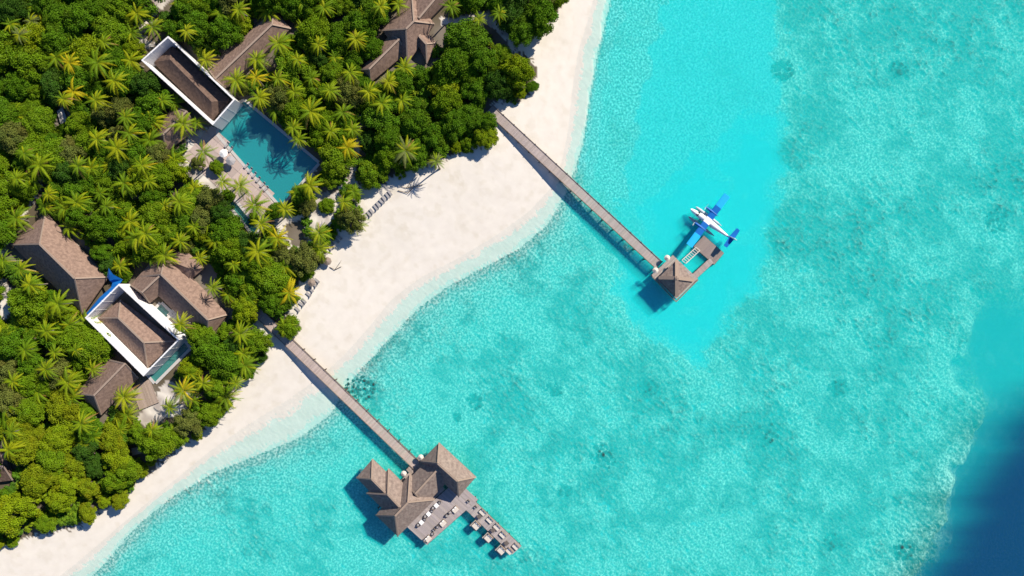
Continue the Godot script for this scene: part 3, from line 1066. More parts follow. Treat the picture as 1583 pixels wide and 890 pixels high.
	for e in [[[726, 812], "landward pod off the boardwalk"], [[745, 831], "middle pod off the boardwalk"], [[765, 850], "outermost pod off the boardwalk"]]:
		var c: Array = e[0]
		deck_thing("daybed_pod", "square plank " + e[1] + " carrying a cream daybed", [c[0], c[1]], [c[0] + 9, c[1] + 9], [c[0] + 9, c[1] - 9], 2.15, -2.0, Color(0.50, 0.44, 0.40))
	var turn := deg_to_rad(-45)
	var words := ["first", "second", "third", "fourth", "fifth", "sixth", "seventh", "eighth", "ninth"]
	var spots := [[736, 812], [755, 831], [775, 850]]
	for i in 3:
		daybed(ground_at(spots[i][0], spots[i][1], 2.16), turn, "square cream daybed filling the %s pod counted from the restaurant" % words[i], Vector2(2.2, 2.1))
	spots = [[724, 774], [735, 783], [746, 791], [757, 803], [768, 814], [777, 826], [797, 844], [787, 851]]
	for i in spots.size():
		if i in [0, 1]:
			armchair(ground_at(spots[i][0], spots[i][1], 2.16), turn, "dark wicker armchair on the boardwalk, %s seat from the restaurant" % words[i])
		else:
			daybed(ground_at(spots[i][0], spots[i][1], 2.16), turn, "cream daybed on the boardwalk edge, %s seat from the restaurant" % words[i], Vector2(2.1, 1.5))
	spots = [[741, 797], [762, 818], [783, 838]]
	for i in 3:
		small_table(ground_at(spots[i][0], spots[i][1], 2.16), turn, "low dark table on the boardwalk, %s from the restaurant" % words[i], "wicker")
	# terrace furniture: an inner row of white tables with dark chairs, an outer row of daybeds
	spots = [[652, 806], [663, 793], [675, 780]]
	for i in 3:
		var c := ground_at(spots[i][0], spots[i][1], 2.21)
		small_table(c, turn, "white square table in the terrace's inner row, %s from its western corner" % words[i])
		var d := Vector3(0.75, 0, -0.66)
		armchair(c + d * 1.35, turn + 0.6, "dark wicker armchair east of the %s inner terrace table" % words[i])
		armchair(c - d * 1.35, turn + PI + 0.6, "dark wicker armchair west of the %s inner terrace table" % words[i])
	spots = [[662, 832], [685, 808], [704, 787]]
	for i in 3:
		daybed(ground_at(spots[i][0], spots[i][1], 2.21), turn + PI / 2, "cream daybed on the terrace's seaward edge, %s from its western corner" % words[i], Vector2(2.0, 1.7))
	spots = [[670, 820], [676, 815], [690, 798], [695, 793], [656, 836], [668, 826]]
	for i in 6:
		armchair(ground_at(spots[i][0] + 1, spots[i][1] - 2, 2.21), turn + i, "dark wicker armchair among the terrace daybeds, %s from its western corner" % words[[2, 3, 4, 5, 0, 1][i]])
	parasol(ground_at(652, 704, 2.3), "small cream parasol on the north side of the restaurant landing", 0.9, "cream")
	parasol(ground_at(626, 729, 2.3), "small cream parasol on the south side of the restaurant landing", 0.9, "cream")

# ------------------------------------------------------------------ the seaplane
func make_seaplane() -> void:
	var at := ground_at(1097, 345.5, 1.6)
	var t := thing("seaplane", "white-topped seaplane with blue wings on floats, moored by the dock", "seaplane", Vector3(at.x, 0, at.z), 0.0)
	# local frame: nose towards -z; turned so that the nose points north-west
	t.rotation.y = deg_to_rad(53.0)
	var s := Shape.new()
	var rings := [[-7.4, 0.16, 1.75], [-7.0, 0.42, 1.78], [-6.2, 0.62, 1.85], [-5.4, 0.74, 1.95], [-4.6, 0.86, 2.1], [-3.5, 0.92, 2.2], [-1.0, 0.96, 2.35], [1.6, 0.92, 2.35]]
	var pts := []
	var rad := []
	for r in rings:
		pts.append(Vector3(0, r[2], r[0])); rad.append(r[1])
	s.tube(pts, rad, 14)
	var body := part("fuselage", s, mats["plane_white"], t)
	s = Shape.new()
	s.tube([Vector3(0, 2.35, 1.62), Vector3(0, 2.45, 4.0), Vector3(0, 2.62, 6.3)], [0.91, 0.62, 0.36], 12)
	part("tail_boom", s, mats["plane_white"], t)
	s = Shape.new()
	s.tube([Vector3(0, 2.62, 6.32), Vector3(0, 2.78, 8.4)], [0.35, 0.14], 12)
	part("tail_cone", s, mats["plane_cyan"], t)
	s = Shape.new()
	s.box(Vector3(0, 2.62, -4.75), Vector3(1.3, 0.5, 0.7), Basis(Vector3.RIGHT, -0.5))
	part("windscreen", s, mats["black_glass"], body)
	for w in [-1, 1]:
		for i in 5:
			s = Shape.new()
			s.box(Vector3(0.90 * w, 2.4, -3.2 + i * 0.95), Vector3(0.06, 0.36, 0.42))
			part("cabin_window", s, mats["black_glass"], body)
	# high wing: blue inner panels, cyan outer panels
	for w in [-1, 1]:
		for e in [["centre_wing", 0.0, 0.95, "plane_white"], ["inner_wing", 0.95, 5.2, "plane_blue"], ["outer_wing", 5.2, 9.6, "plane_cyan"]]:
			s = Shape.new()
			var x0: float = e[1] * w
			var x1: float = e[2] * w
			var y0: float = 3.25 + e[1] * 0.035
			var y1: float = 3.25 + e[2] * 0.035
			var prof := [[-1.2, 0.0], [-1.0, 0.14], [-0.3, 0.2], [0.5, 0.12], [1.0, 0.0], [-0.2, -0.08]]
			for i in prof.size():
				var a: Array = prof[i]
				var b: Array = prof[(i + 1) % prof.size()]
				s.quad(Vector3(x0, y0 + a[1], a[0] - 1.2), Vector3(x1, y1 + a[1], a[0] - 1.2), Vector3(x1, y1 + b[1], b[0] - 1.2), Vector3(x0, y0 + b[1], b[0] - 1.2))
			for i in range(1, prof.size() - 1):
				s.tri(Vector3(x1, y1 + prof[0][1], prof[0][0] - 1.2), Vector3(x1, y1 + prof[i][1], prof[i][0] - 1.2), Vector3(x1, y1 + prof[i + 1][1], prof[i + 1][0] - 1.2))
			part(e[0], s, mats[e[3]], t)
		s = Shape.new()
		s.tube([Vector3(2.9 * w, 3.2, -4.1), Vector3(2.9 * w, 3.25, -3.6), Vector3(2.9 * w, 3.3, -2.2), Vector3(2.9 * w, 3.3, 0.2)], [0.16, 0.36, 0.42, 0.14], 9)
		var eng := part("engine", s, mats["plane_blue"], t)
		for b in 3:
			s = Shape.new()
			var ang := TAU * b / 3 + 0.4
			s.beam(Vector3(2.9 * w, 3.2, -4.2), Vector3((2.9 + cos(ang) * 1.25) * 1.0 * w, 3.2 + sin(ang) * 1.25, -4.2), 0.12, 0.05)
			part("propeller_blade", s, mats["plane_grey"], eng)
		s = Shape.new()
		s.beam(Vector3(4.2 * w, 3.35, -1.3), Vector3(0.9 * w, 1.55, -1.3), 0.2, 0.08)
		part("wing_strut", s, mats["plane_blue"], t)
		# floats
		s = Shape.new()
		s.tube([Vector3(1.9 * w, 0.5, -6.4), Vector3(1.9 * w, 0.28, -5.8), Vector3(1.9 * w, 0.2, -4.6), Vector3(1.9 * w, 0.2, -1.0), Vector3(1.9 * w, 0.25, 2.0), Vector3(1.9 * w, 0.42, 3.6)], [0.06, 0.34, 0.48, 0.52, 0.42, 0.10], 9)
		part("float", s, mats["plane_grey"], t)
		for z in [-3.6, 0.6]:
			s = Shape.new()
			s.tube([Vector3(1.9 * w, 0.5, z), Vector3(0.7 * w, 1.6, z + 0.3)], [0.07, 0.07], 6)
			part("float_strut", s, mats["plane_grey"], t)
		# tailplane
		s = Shape.new()
		var a := Vector3(0, 3.9, 6.7)
		s.slab([a, a + Vector3(3.3 * w, 0.05, 0.25), a + Vector3(3.3 * w, 0.05, 1.45), a + Vector3(0, 0, 1.7)], 0.12)
		part("tailplane", s, mats["plane_blue"], t)
	s = Shape.new()
	s.quad(Vector3(0.09, 2.7, 6.0), Vector3(0.06, 5.4, 7.9), Vector3(0.06, 5.4, 8.9), Vector3(0.09, 2.8, 8.5))
	s.quad(Vector3(-0.09, 2.7, 6.0), Vector3(-0.06, 5.4, 7.9), Vector3(-0.06, 5.4, 8.9), Vector3(-0.09, 2.8, 8.5))
	s.quad(Vector3(0.06, 5.4, 7.9), Vector3(-0.06, 5.4, 7.9), Vector3(-0.06, 5.4, 8.9), Vector3(0.06, 5.4, 8.9))
	s.quad(Vector3(0.09, 2.7, 6.0), Vector3(-0.09, 2.7, 6.0), Vector3(-0.06, 5.4, 7.9), Vector3(0.06, 5.4, 7.9))
	s.quad(Vector3(0.09, 2.8, 8.5), Vector3(-0.09, 2.8, 8.5), Vector3(-0.06, 5.4, 8.9), Vector3(0.06, 5.4, 8.9))
	part("tail_fin", s, mats["plane_white"], t)

# ------------------------------------------------------------------ beach and pool furniture, coral
func lounger_proto() -> Node3D:
	var t := thing("sun_lounger", "sun lounger", "lounger")
	var s := Shape.new()
	s.box(Vector3(0, 0.3, 0.25), Vector3(0.72, 0.07, 1.5))
	part("frame", s, mats["wood_dark"], t)
	for x in [-0.3, 0.3]:
		for z in [-0.7, 0.9]:
			s = Shape.new()
			s.box(Vector3(x, 0.13, z), Vector3(0.07, 0.28, 0.07))
			part("leg", s, mats["wood_dark"], t)
	s = Shape.new()
	s.box(Vector3(0, 0.38, 0.3), Vector3(0.64, 0.09, 1.38))
	part("mattress", s, mats["grey_cushion"], t)
	s = Shape.new()
	s.box(Vector3(0, 0.58, -0.68), Vector3(0.68, 0.09, 0.75), Basis(Vector3.RIGHT, 0.65))
	part("backrest", s, mats["grey_cushion"], t)
	return t

func make_furniture() -> void:
	var words := ["first", "second", "third", "fourth", "fifth", "sixth", "seventh", "eighth", "ninth", "tenth", "eleventh", "twelfth"]
	var rows := [
		["grey sun lounger on the beach between the jetties, %s in the row going inland", -2.45, [[605, 300], [601, 304], [596, 309], [592, 313], [587, 318], [583, 322], [577, 328], [573, 332]]],
		["grey sun lounger in tree shade by the sandy clearing, %s of the row", -2.3, [[528, 368], [524, 373], [518, 379], [513, 384]]],
		["grey sun lounger on the sand north of the lower jetty, %s of the row", -2.2, [[493, 434], [489, 440], [484, 448], [480, 455], [473, 465], [469, 470], [463, 478]]],
		["grey sun lounger along the stone terrace edge of the swimming pool, %s from the pavilion", -0.75, [[386, 258], [392, 265], [398, 272], [404, 279], [411, 287], [416, 293], [356, 226], [362, 233]]],
	]
	var proto: Node3D = null
	for r in rows:
		for i in r[2].size():
			var c: Array = r[2][i]
			var p := ground_at(c[0], c[1], 0.0)
			p.y = height_at(p.x, p.z) if r[1] < -1.0 else 2.02
			var label: String = r[0] % words[i]
			if proto == null:
				proto = lounger_proto()
				tag(proto, label, "lounger", "sun loungers")
				proto.position = p
				proto.rotation.y = r[1]
			else:
				copy(proto, label, "sun loungers", p, r[1] + rng.randf_range(-0.12, 0.12))
	parasol(ground_at(350, 239, 2.0), "white parasol on the pool terrace close to the pool bar", 1.3, "white")
	parasol(ground_at(361, 250, 2.0), "grey parasol on the pool edge beside the white one", 1.5, "grey_cushion")
	parasol(ground_at(509, 404, 1.2), "brown parasol alone on the sand between the two rows of loungers", 1.3, "wood")
	parasol(ground_at(485, 437, 1.2), "brown parasol at the north end of the lower jetty's lounger row", 1.2, "wood")
	var wood := [[[617, 296], [632, 300], [640, 292], [650, 291]], [[512, 413], [520, 417], [530, 412]], [[655, 287], [630, 292], [622, 290]]]
	for i in wood.size():
		var t := thing("driftwood", ["forked grey driftwood limb lying on the beach near the northern lounger row", "small driftwood branch on the sand by the brown parasol", "thin bleached driftwood pole at the edge of the tree shade"][i], "driftwood")
		var pts := []
		var rad := []
		for c in wood[i]:
			var p := ground_at(c[0], c[1])
			p.y = height_at(p.x, p.z) + 0.12 + 0.25 * rng.randf()
			pts.append(p); rad.append(0.13 - 0.02 * pts.size())
		var s := Shape.new()
		s.tube(pts, rad, 6)
		part("limb", s, mats["bark"], t)
		s = Shape.new()
		s.tube([pts[1], pts[1] + Vector3(1.6, 0.5, -1.9), pts[1] + Vector3(2.2, 0.4, -3.0)], [0.08, 0.06, 0.03], 6)
		part("branch", s, mats["bark"], t)

func make_coral() -> void:
	var heads := [
		["coral_patch", 875, 760, 2.0, "round dark coral head on pale sand east of the restaurant boardwalk"],
		["coral_patch", 932, 708, 4.6, "broad dark coral patch north-east of the round coral head"],
		["coral_patch", 1186, 672, 4.6, "largest dark coral patch, alone in the eastern lagoon"],
		["coral_patch", 706, 645, 1.2, "smallest dark coral head, just north of the restaurant"],
		["coral_patch", 735, 621, 2.6, "ragged coral patch north-east of the smallest coral head"],
		["coral_patch", 857, 602, 2.6, "dark ragged coral patch below the boat channel's tip"],
		["coral_patch", 556, 600, 5.2, "wide dark reef patch touching the lower jetty's north side"],
		["coral_patch", 1300, 600, 3.4, "scattered dark coral patch in the middle of the eastern reef flat"],
		["coral_patch", 1212, 105, 3.6, "dark coral patch at the north-west corner of the eastern reef flat"],
		["coral_patch", 1390, 105, 3.0, "dark coral patch at the northern middle of the eastern reef flat"],
		["coral_patch", 1400, 852, 3.6, "dark coral patch near the drop-off at the bottom of the reef flat"],
		["coral_patch", 1290, 838, 3.2, "dark coral patch on the lower reef flat, inshore of the drop-off"],
		["coral_patch", 1005, 600, 3.0, "low coral patch south-west of the boat channel's tip"],
		["coral_patch", 1545, 340, 4.2, "dark coral patch by the eastern edge, level with the seaplane"],
	]
	for h in heads:
		var p := ground_at(h[1], h[2])
		var base := height_at(p.x, p.z)
		var t := thing(h[0], h[4], "coral", Vector3(p.x, base, p.z), 0.0, "coral patches in the lagoon")
		var r: float = h[3]
		var n := int(10 + r * 14)
		for i in n:
			var a := rng.randf() * TAU
			var d := r * pow(rng.randf(), 0.55)
			var q := Vector3(cos(a) * d, 0, sin(a) * d * 0.85)
			q.y = minf(height_at(p.x + q.x, p.z + q.z), -0.40) - base
			var s := Shape.new()
			var k := rng.randf_range(0.28, 0.62)
			s.ball(q, Vector3(k * rng.randf_range(0.8, 1.4), k * 0.75, k * rng.randf_range(0.8, 1.4)), 7, 5)
			for e in s.v.size():
				s.v[e] += Vector3(1, 1, 1) * 0.12 * n_fine.get_noise_3dv(s.v[e] * 3.0)
			part("coral_head", s, mats["coral"], t)

# ------------------------------------------------------------------ trees
var fronds := {}
var palm_trunks := []
var crowns := []
var trunks := []

# one frond along +z, arching up and over; droop sets how far its tip hangs
func frond_mesh(rise: float, droop: float, twist: float) -> ArrayMesh:
	var s := Shape.new()
	var spine := []
	var n := 14
	for i in n + 1:
		var t := float(i) / n
		spine.append(Vector3(twist * t * t, rise * t - droop * t * t, 4.3 * (t - 0.10 * droop * t * t * 0.25)))
	for i in n:
		s.tri(spine[i] + Vector3(0.05, 0, 0), spine[i] - Vector3(0.05, 0, 0), spine[i + 1])
	for i in range(2, n + 1):
		for sub in 2:
			var t := (i - 0.5 * sub) / n
			var a: Vector3 = spine[i - 1].lerp(spine[i], 1.0 - 0.5 * sub)
			var ahead: Vector3 = (spine[i] - spine[i - 1]).normalized()
			var long := 0.60 * pow(sin(PI * clampf(0.12 + 0.80 * t, 0, 1)), 0.7)
			for w in [-1, 1]:
				var out := (Vector3(w, 0, 0) * cos(0.75 * t + 0.35) + ahead * sin(0.75 * t + 0.35)).normalized()
				var tip: Vector3 = a + out * long + Vector3(0, -0.38 * long + rng.randf_range(-0.08, 0.08), 0)
				var mid := a.lerp(tip, 0.5) + Vector3(0, 0.10 * long, 0)
				var half := ahead * 0.06
				s.quad(a - half * 0.6, a + half * 0.6, mid + half, mid - half)
				s.tri(mid - half, mid + half, tip)
	return s.mesh()

func leaf_crown(seed_: int, lumps: int, spread: float, tall: float, leaf: float, gap: float) -> ArrayMesh:
	rng.seed = seed_
	var s := Shape.new()
	s.colored = true
	for k in lumps:
		var a := 2.39996 * k + rng.randf_range(-0.4, 0.4)
		var f := sqrt((k + 0.4) / lumps)
		var r := rng.randf_range(0.17, 0.29) * (1.0 - 0.15 * f)
		var shade := rng.randf_range(0.74, 1.3)
		s.tint = Color(shade * rng.randf_range(0.9, 1.2), shade, shade)
		var c := Vector3(cos(a) * f * 0.78, 0, sin(a) * f * 0.78)
		c.y = 0.62 * (1.0 - f * f) + rng.randf_range(-0.16, 0.20)
		if rng.randf() < gap:
			continue
		c = c * Vector3(spread, tall, spread)
		var rr := Vector3(r * spread, r * spread * 0.82, r * spread)
		s.ball(c - Vector3(0, rr.y * 0.12, 0), rr * 0.74, 7, 5)
		var n := int(54 * rr.x * rr.x / (leaf * leaf) * 0.34)
		for i in n:
			var y := 1.0 - 1.45 * (i + 0.5) / n
			var p := sqrt(maxf(0.0, 1.0 - y * y))
			var th := 2.39996 * i + rng.randf_range(-0.3, 0.3)
			var d := Vector3(cos(th) * p, y, sin(th) * p)
			var q := c + d * rr * rng.randf_range(0.80, 1.10)
			var x := d.cross(Vector3(rng.randf_range(-1, 1), rng.randf_range(-1, 1), rng.randf_range(-1, 1)))
			if x.length() < 0.05:
				continue
			x = x.normalized()
			var z := d.cross(x)
			var tilt := rng.randf_range(-0.55, 0.55)
			var up := (d * sin(tilt) + z * cos(tilt)) * leaf * rng.randf_range(0.7, 1.25)
			var side := x * leaf * 0.42
			s.tri(q - up * 0.5, q + side + d * 0.04, q + up * 0.5)
			s.tri(q - up * 0.5, q + up * 0.5, q - side + d * 0.04)
	return s.mesh()

func tree_trunk(seed_: int, spread: float, high: float) -> ArrayMesh:
	rng.seed = seed_
	var s := Shape.new()
	var top := Vector3(rng.randf_range(-0.3, 0.3), high * 0.55, rng.randf_range(-0.3, 0.3))
	s.tube([Vector3.ZERO, top * 0.5 + Vector3(0.12, 0, 0), top], [0.30, 0.24, 0.20], 7)
	for i in 5:
		var a := TAU * i / 5 + rng.randf_range(-0.4, 0.4)
		var e := Vector3(cos(a) * spread * 0.6, high * rng.randf_range(0.9, 1.05), sin(a) * spread * 0.6)
		s.tube([top, top.lerp(e, 0.5) + Vector3(0, 0.3, 0), e], [0.17, 0.11, 0.05], 6)
	return s.mesh()

func ordinal(n: int) -> String:
	var ones := ["", "first", "second", "third", "fourth", "fifth", "sixth", "seventh", "eighth", "ninth", "tenth", "eleventh", "twelfth", "thirteenth", "fourteenth", "fifteenth", "sixteenth", "seventeenth", "eighteenth", "nineteenth"]
	var tens := ["", "", "twenty", "thirty", "forty", "fifty", "sixty"]
	if n < 20:
		return ones[n]
	return tens[n / 10] + ("ieth" if n % 10 == 0 else "-" + ones[n % 10]) if n % 10 else tens[n / 10].trim_suffix("y") + "ieth"

const LANDMARKS := [["white pool pavilion", 290, 125], ["swimming pool", 415, 235], ["narrow pool house roof", 385, 75], ["pool bar roof", 268, 200], ["cross-shaped beach villa", 630, 60], ["great hall", 92, 405], ["walled villa", 205, 510], ["garden villa", 285, 450], ["deck villa", 165, 600], ["garden hut", 96, 178], ["service hut", 0, 722], ["lap pool", 370, 328], ["upper jetty's landward end", 757, 168], ["lower jetty's landward end", 402, 486], ["northern lounger row", 590, 316], ["sunlit sandy gap by the pavilion", 222, 60], ["tan woodshed", 211, 697], ["green villa pool strip", 262, 560], ["grey path at the western edge", 30, 345]]

# trees: [grid x, grid y, ...]; a label names the landmark the tree stands by and its turn counted outwards from it
func label_trees(list: Array, look: String) -> Array:
	var by := {}
	for i in list.size():
		var best := 0
		var far := 1e9
		for k in LANDMARKS.size():
			var d: float = Vector2(list[i][0], list[i][1]).distance_to(Vector2(LANDMARKS[k][1], LANDMARKS[k][2]))
			if d < far:
				far = d
				best = k
		if not by.has(best):
			by[best] = []
		by[best].append([far, i])
	var out := []
	out.resize(list.size())
	for k in by:
		by[k].sort_custom(func(a, b): return a[0] < b[0])
		for i in by[k].size():
			out[by[k][i][1]] = look % ["%s", ordinal(i + 1), LANDMARKS[k][0]]
	return out

const PALMS := [[212, 21], [30, 54], [108, 97], [151, 97], [202, 94], [177, 125], [161, 66], [16, 38], [48, 33], [113, 141], [148, 155], [251, 155], [194, 181], [200, 206], [235, 186], [38, 237], [61, 255], [121, 257], [171, 255], [220, 255], [26, 276], [181, 229], [192, 283], [98, 153], [118, 313], [164, 319], [197, 290], [202, 342], [212, 367], [251, 346], [186, 411], [31, 416], [5, 403], [46, 484], [72, 512], [39, 541], [117, 541], [5, 525], [46, 440], [107, 502], [71, 571], [105, 591], [143, 571], [192, 614], [10, 624], [18, 668], [126, 655], [59, 606], [235, 665], [13, 695], [279, 501], [371, 516], [376, 546], [314, 592], [284, 603], [365, 592], [262, 629], [315, 235], [371, 287], [345, 281], [394, 317], [277, 312], [254, 318], [322, 346], [404, 346], [440, 323], [230, 280], [225, 361], [332, 371], [279, 373], [429, 368], [399, 389], [361, 409], [329, 445], [383, 461], [309, 399], [447, 452], [493, 361], [467, 43], [492, 69], [431, 67], [460, 92], [396, 92], [518, 89], [541, 112], [396, 120], [429, 121], [482, 121], [510, 140], [625, 105], [600, 126], [501, 12], [616, 7], [588, 10], [365, 124], [455, 142], [480, 172], [425, 169], [401, 151], [530, 174], [570, 142], [453, 197], [511, 203], [506, 229], [537, 228], [479, 287], [627, 233], [531, 312], [462, 215], [697, 10], [771, 21], [621, 155], [674, 249], [283, 192], [288, 48], [369, 15], [318, 93], [550, 60], [340, 20], [300, 290], [150, 215], [75, 300], [90, 470], [20, 590], [85, 545], [300, 350], [255, 395], [560, 20], [740, 30], [590, 160], [545, 200]]

func blocked(p: Vector2, polys: Array) -> bool:
	for q in polys:
		if Geometry2D.is_point_in_polygon(p, q):
			return true
	return false

func make_trees() -> void:
	rng.seed = 501
	fronds["up"] = [frond_mesh(2.9, 2.6, 0.3), frond_mesh(2.5, 2.5, -0.6), frond_mesh(2.7, 2.9, 0.7)]
	fronds["out"] = [frond_mesh(1.7, 2.9, 0.6), frond_mesh(1.3, 2.7, -0.5), frond_mesh(1.8, 3.4, 0.1), frond_mesh(1.5, 3.0, -0.9)]
	fronds["down"] = [frond_mesh(0.5, 3.2, 0.4), frond_mesh(0.2, 3.6, -0.6), frond_mesh(0.3, 2.6, 0.8)]
	for k in 3:
		var s := Shape.new()
		var pts := []
		var rad := []
		for i in 7:
			var t := i / 6.0
			pts.append(Vector3((1.4 - 0.5 * k) * (1.0 - t) * (1.0 - t), t, (0.6 - 0.5 * k) * (1.0 - t) * (1.0 - t)))
			rad.append(lerpf(0.26, 0.15, t) + (0.12 if i == 0 else 0.0))
		palm_trunks.append([pts, rad])
	# palms
	var tones := {"frond_green": "deep green", "frond_lime": "light green", "frond_yellow": "yellow-green", "frond_gold": "golden", "frond_grey": "dull green"}
	var gold := [[108, 97], [396, 120], [537, 228], [284, 603], [113, 141], [447, 452], [429, 368]]
	var grey := [[627, 233], [674, 249], [48, 33], [30, 54]]
	var palms := PALMS.duplicate()
	var wood := grid_poly(FOREST)
	var off := []
	for q in NO_TREES:
		off.append(grid_poly(q))
	while palms.size() < PALMS.size() + 70:
		var p := Vector2(rng.randf_range(0, 700), rng.randf_range(0, 690))
		if not Geometry2D.is_point_in_polygon(p, wood) or blocked(p, off) or (p.x > 560 and p.y > 40):
			continue
		var free := true
		for q in palms:
			if Vector2(q[0], q[1]).distance_to(p) < 19.0:
				free = false
				break
		if free:
			palms.append([roundi(p.x), roundi(p.y)])
	var names := label_trees(palms, "%s coconut palm, %s palm counted outwards from the %s")
	for i in palms.size():
		var c: Array = palms[i]
		var high := rng.randf_range(6.8, 12.0) if i < PALMS.size() else rng.randf_range(5.4, 7.6)
		var tone: String = ["frond_green", "frond_lime", "frond_lime", "frond_yellow", "frond_yellow"][rng.randi() % 5]
		if c in gold:
			tone = "frond_gold"
		elif c in grey:
			tone = "frond_grey"
		elif i >= PALMS.size():
			tone = ["frond_green", "frond_green", "frond_lime"][rng.randi() % 3]
		var size := rng.randf_range(0.68, 1.14)
		var top := ground_at(c[0], c[1], high)
		var foot_y := height_at(top.x, top.z)
		var t := thing("coconut_palm", names[i] % tones[tone], "palm tree", Vector3(top.x, foot_y, top.z), 0.0, "coconut palms")
		var tr: Array = palm_trunks[i % 3]
		var s := Shape.new()
		var pts := []
		var spin := rng.randf() * TAU
		for p in tr[0]:
			pts.append(Vector3(p.x, p.y * (high - foot_y), p.z).rotated(Vector3.UP, spin))
		s.tube(pts, tr[1], 7)
		part("trunk", s, mats["palm_bark"], t)
		var n := rng.randi_range(22, 30)
		for k in n:
			var f := float(k) / n
			var kind := "up" if f < 0.25 else ("out" if f < 0.72 else "down")
			var o := MeshInstance3D.new()
			o.name = "frond"
			o.mesh = fronds[kind][rng.randi() % fronds[kind].size()]
			var own := tone
			if kind == "down" and rng.randf() < 0.22:
				own = ["frond_gold", "frond_dead"][rng.randi() % 2]
			elif rng.randf() < 0.45:
				own = ["frond_green", "frond_lime", "frond_yellow"][rng.randi() % 3]
			o.material_override = mats[own]
			o.position = Vector3(0, high - foot_y, 0)
			o.rotation = Vector3(rng.randf_range(-0.12, 0.12), 2.39996 * k + rng.randf_range(-0.2, 0.2), rng.randf_range(-0.2, 0.2))
			o.scale = Vector3.ONE * size * rng.randf_range(0.72, 1.12)
			t.add_child(o, true)
		if rng.randf() < 0.6:
			var q := Shape.new()
			for k in 6:
				var a := TAU * k / 6
				q.ball(Vector3(cos(a) * 0.3, high - foot_y - 0.35, sin(a) * 0.3), Vector3(0.14, 0.17, 0.14), 6, 4)
			part("coconut_bunch", q, mats["leaf_olive"], t)
	print("palms ", Time.get_ticks_msec())
	# broadleaf trees
	for k in 6:
		crowns.append(leaf_crown(900 + k, 34 + 2 * k, 1.0, 0.66, 0.085, 0.06))
	crowns.append(leaf_crown(930, 30, 1.0, 0.6, 0.085, 0.35))
	crowns.append(leaf_crown(931, 30, 1.0, 0.6, 0.085, 0.45))
	for k in 4:
		trunks.append(tree_trunk(960 + k, 1.0, 1.0))
	rng.seed = 4242
	var keep_off := []
	for q in NO_TREES:
		keep_off.append(grid_poly(q))
	var forest := grid_poly(FOREST)
	# the trees one can name by eye: [x, y, crown radius in cells, tone, crown]
	var spots := [[800, 110, 30, "leaf_lime", 0], [752, 211, 19, "leaf_lime", 1], [575, 268, 22, "leaf_mid", 2], [542, 338, 25, "leaf_dusty", 6], [446, 505, 18, "leaf_mid", 3], [468, 402, 26, "leaf_dusty", 7], [440, 395, 22, "leaf_dusty", 6], [720, 60, 32, "leaf_green", 4], [700, 100, 30, "leaf_green", 5], [745, 95, 30, "leaf_green", 0], [770, 130, 28, "leaf_deep", 1], [735, 140, 26, "leaf_green", 2], [835, 25, 30, "leaf_green", 3], [810, 45, 24, "leaf_green", 4], [790, 20, 26, "leaf_deep", 5], [700, 190, 26, "leaf_green", 0], [725, 180, 24, "leaf_green", 1], [672, 215, 26, "leaf_green", 2], [690, 160, 26, "leaf_mid", 3], [640, 190, 26, "leaf_green", 4], [600, 215, 26, "leaf_green", 5], [600, 245, 22, "leaf_mid", 0], [640, 240, 24, "leaf_green", 1], [270, 260, 22, "leaf_lime", 2], [520, 60, 26, "leaf_green", 3], [555, 40, 28, "leaf_green", 4], [575, 75, 22, "leaf_green", 5], [345, 50, 26, "leaf_green", 0], [300, 40, 26, "leaf_green", 1], [270, 45, 20, "leaf_green", 2], [320, 540, 30, "leaf_green", 3], [350, 560, 26, "leaf_green", 4], [310, 520, 24, "leaf_mid", 5], [398, 530, 22, "leaf_mid", 0], [450, 458, 13, "leaf_mid", 2], [334, 258, 12, "leaf_mid", 3], [352, 302, 11, "leaf_green", 4], [424, 326, 15, "leaf_green", 5], [306, 252, 11, "leaf_dusty", 6], [392, 338, 10, "leaf_mid", 0], [472, 420, 14, "leaf_mid", 1], [490, 395, 18, "leaf_dusty", 6], [510, 275, 18, "leaf_mid", 4], [465, 300, 18, "leaf_green", 5], [505, 318, 13, "leaf_mid", 1], [335, 600, 22, "leaf_mid", 2], [325, 640, 22, "leaf_mid", 3], [290, 655, 22, "leaf_dusty", 6], [120, 120, 30, "leaf_green", 0], [170, 45, 30, "leaf_mid", 1], [125, 30, 30, "leaf_green", 2], [85, 60, 28, "leaf_green", 3], [15, 15, 24, "leaf_deep", 4]]
	var palm_at := []
	for c in PALMS:
		palm_at.append(Vector2(c[0], c[1]))
	var placed := []
	for q in spots:
		placed.append(Vector3(q[0], q[1], q[2]))
	var tries := 0
	while spots.size() < 296 and tries < 30000:
		tries += 1
		var p := Vector2(rng.randf_range(-20, 880), rng.randf_range(-18, 845))
		if not Geometry2D.is_point_in_polygon(p, forest):
			continue
		var r := rng.randf_range(17, 30)
		if blocked(p, keep_off):
			continue
		var ok := true
		for q in placed:
			if Vector2(q.x, q.y).distance_to(p) < (q.z + r) * 0.54:
				ok = false
				break
		if not ok:
			continue
		for q in palm_at:
			if q.distance_to(p) < 13.0:
				ok = false
				break
		if not ok:
			continue
		# near the edges of roofs and pools, stand back by the crown
		var clear := true
		for e in 8:
			if blocked(p + Vector2.from_angle(TAU * e / 8) * r * 0.62, keep_off):
				clear = false
				break
			if not Geometry2D.is_point_in_polygon(p + Vector2.from_angle(TAU * e / 8) * r * 0.7, forest):
				if rng.randf() < 0.75:
					clear = false
					break
		if not clear:
			r *= 0.55
			for e in 8:
				if blocked(p + Vector2.from_angle(TAU * e / 8) * r * 0.8, keep_off):
					ok = false
					break
			if not ok or r < 8.0:
				continue
		var south := smoothstep(560, 680, p.y)
		var tone: String
		var dice := rng.randf()
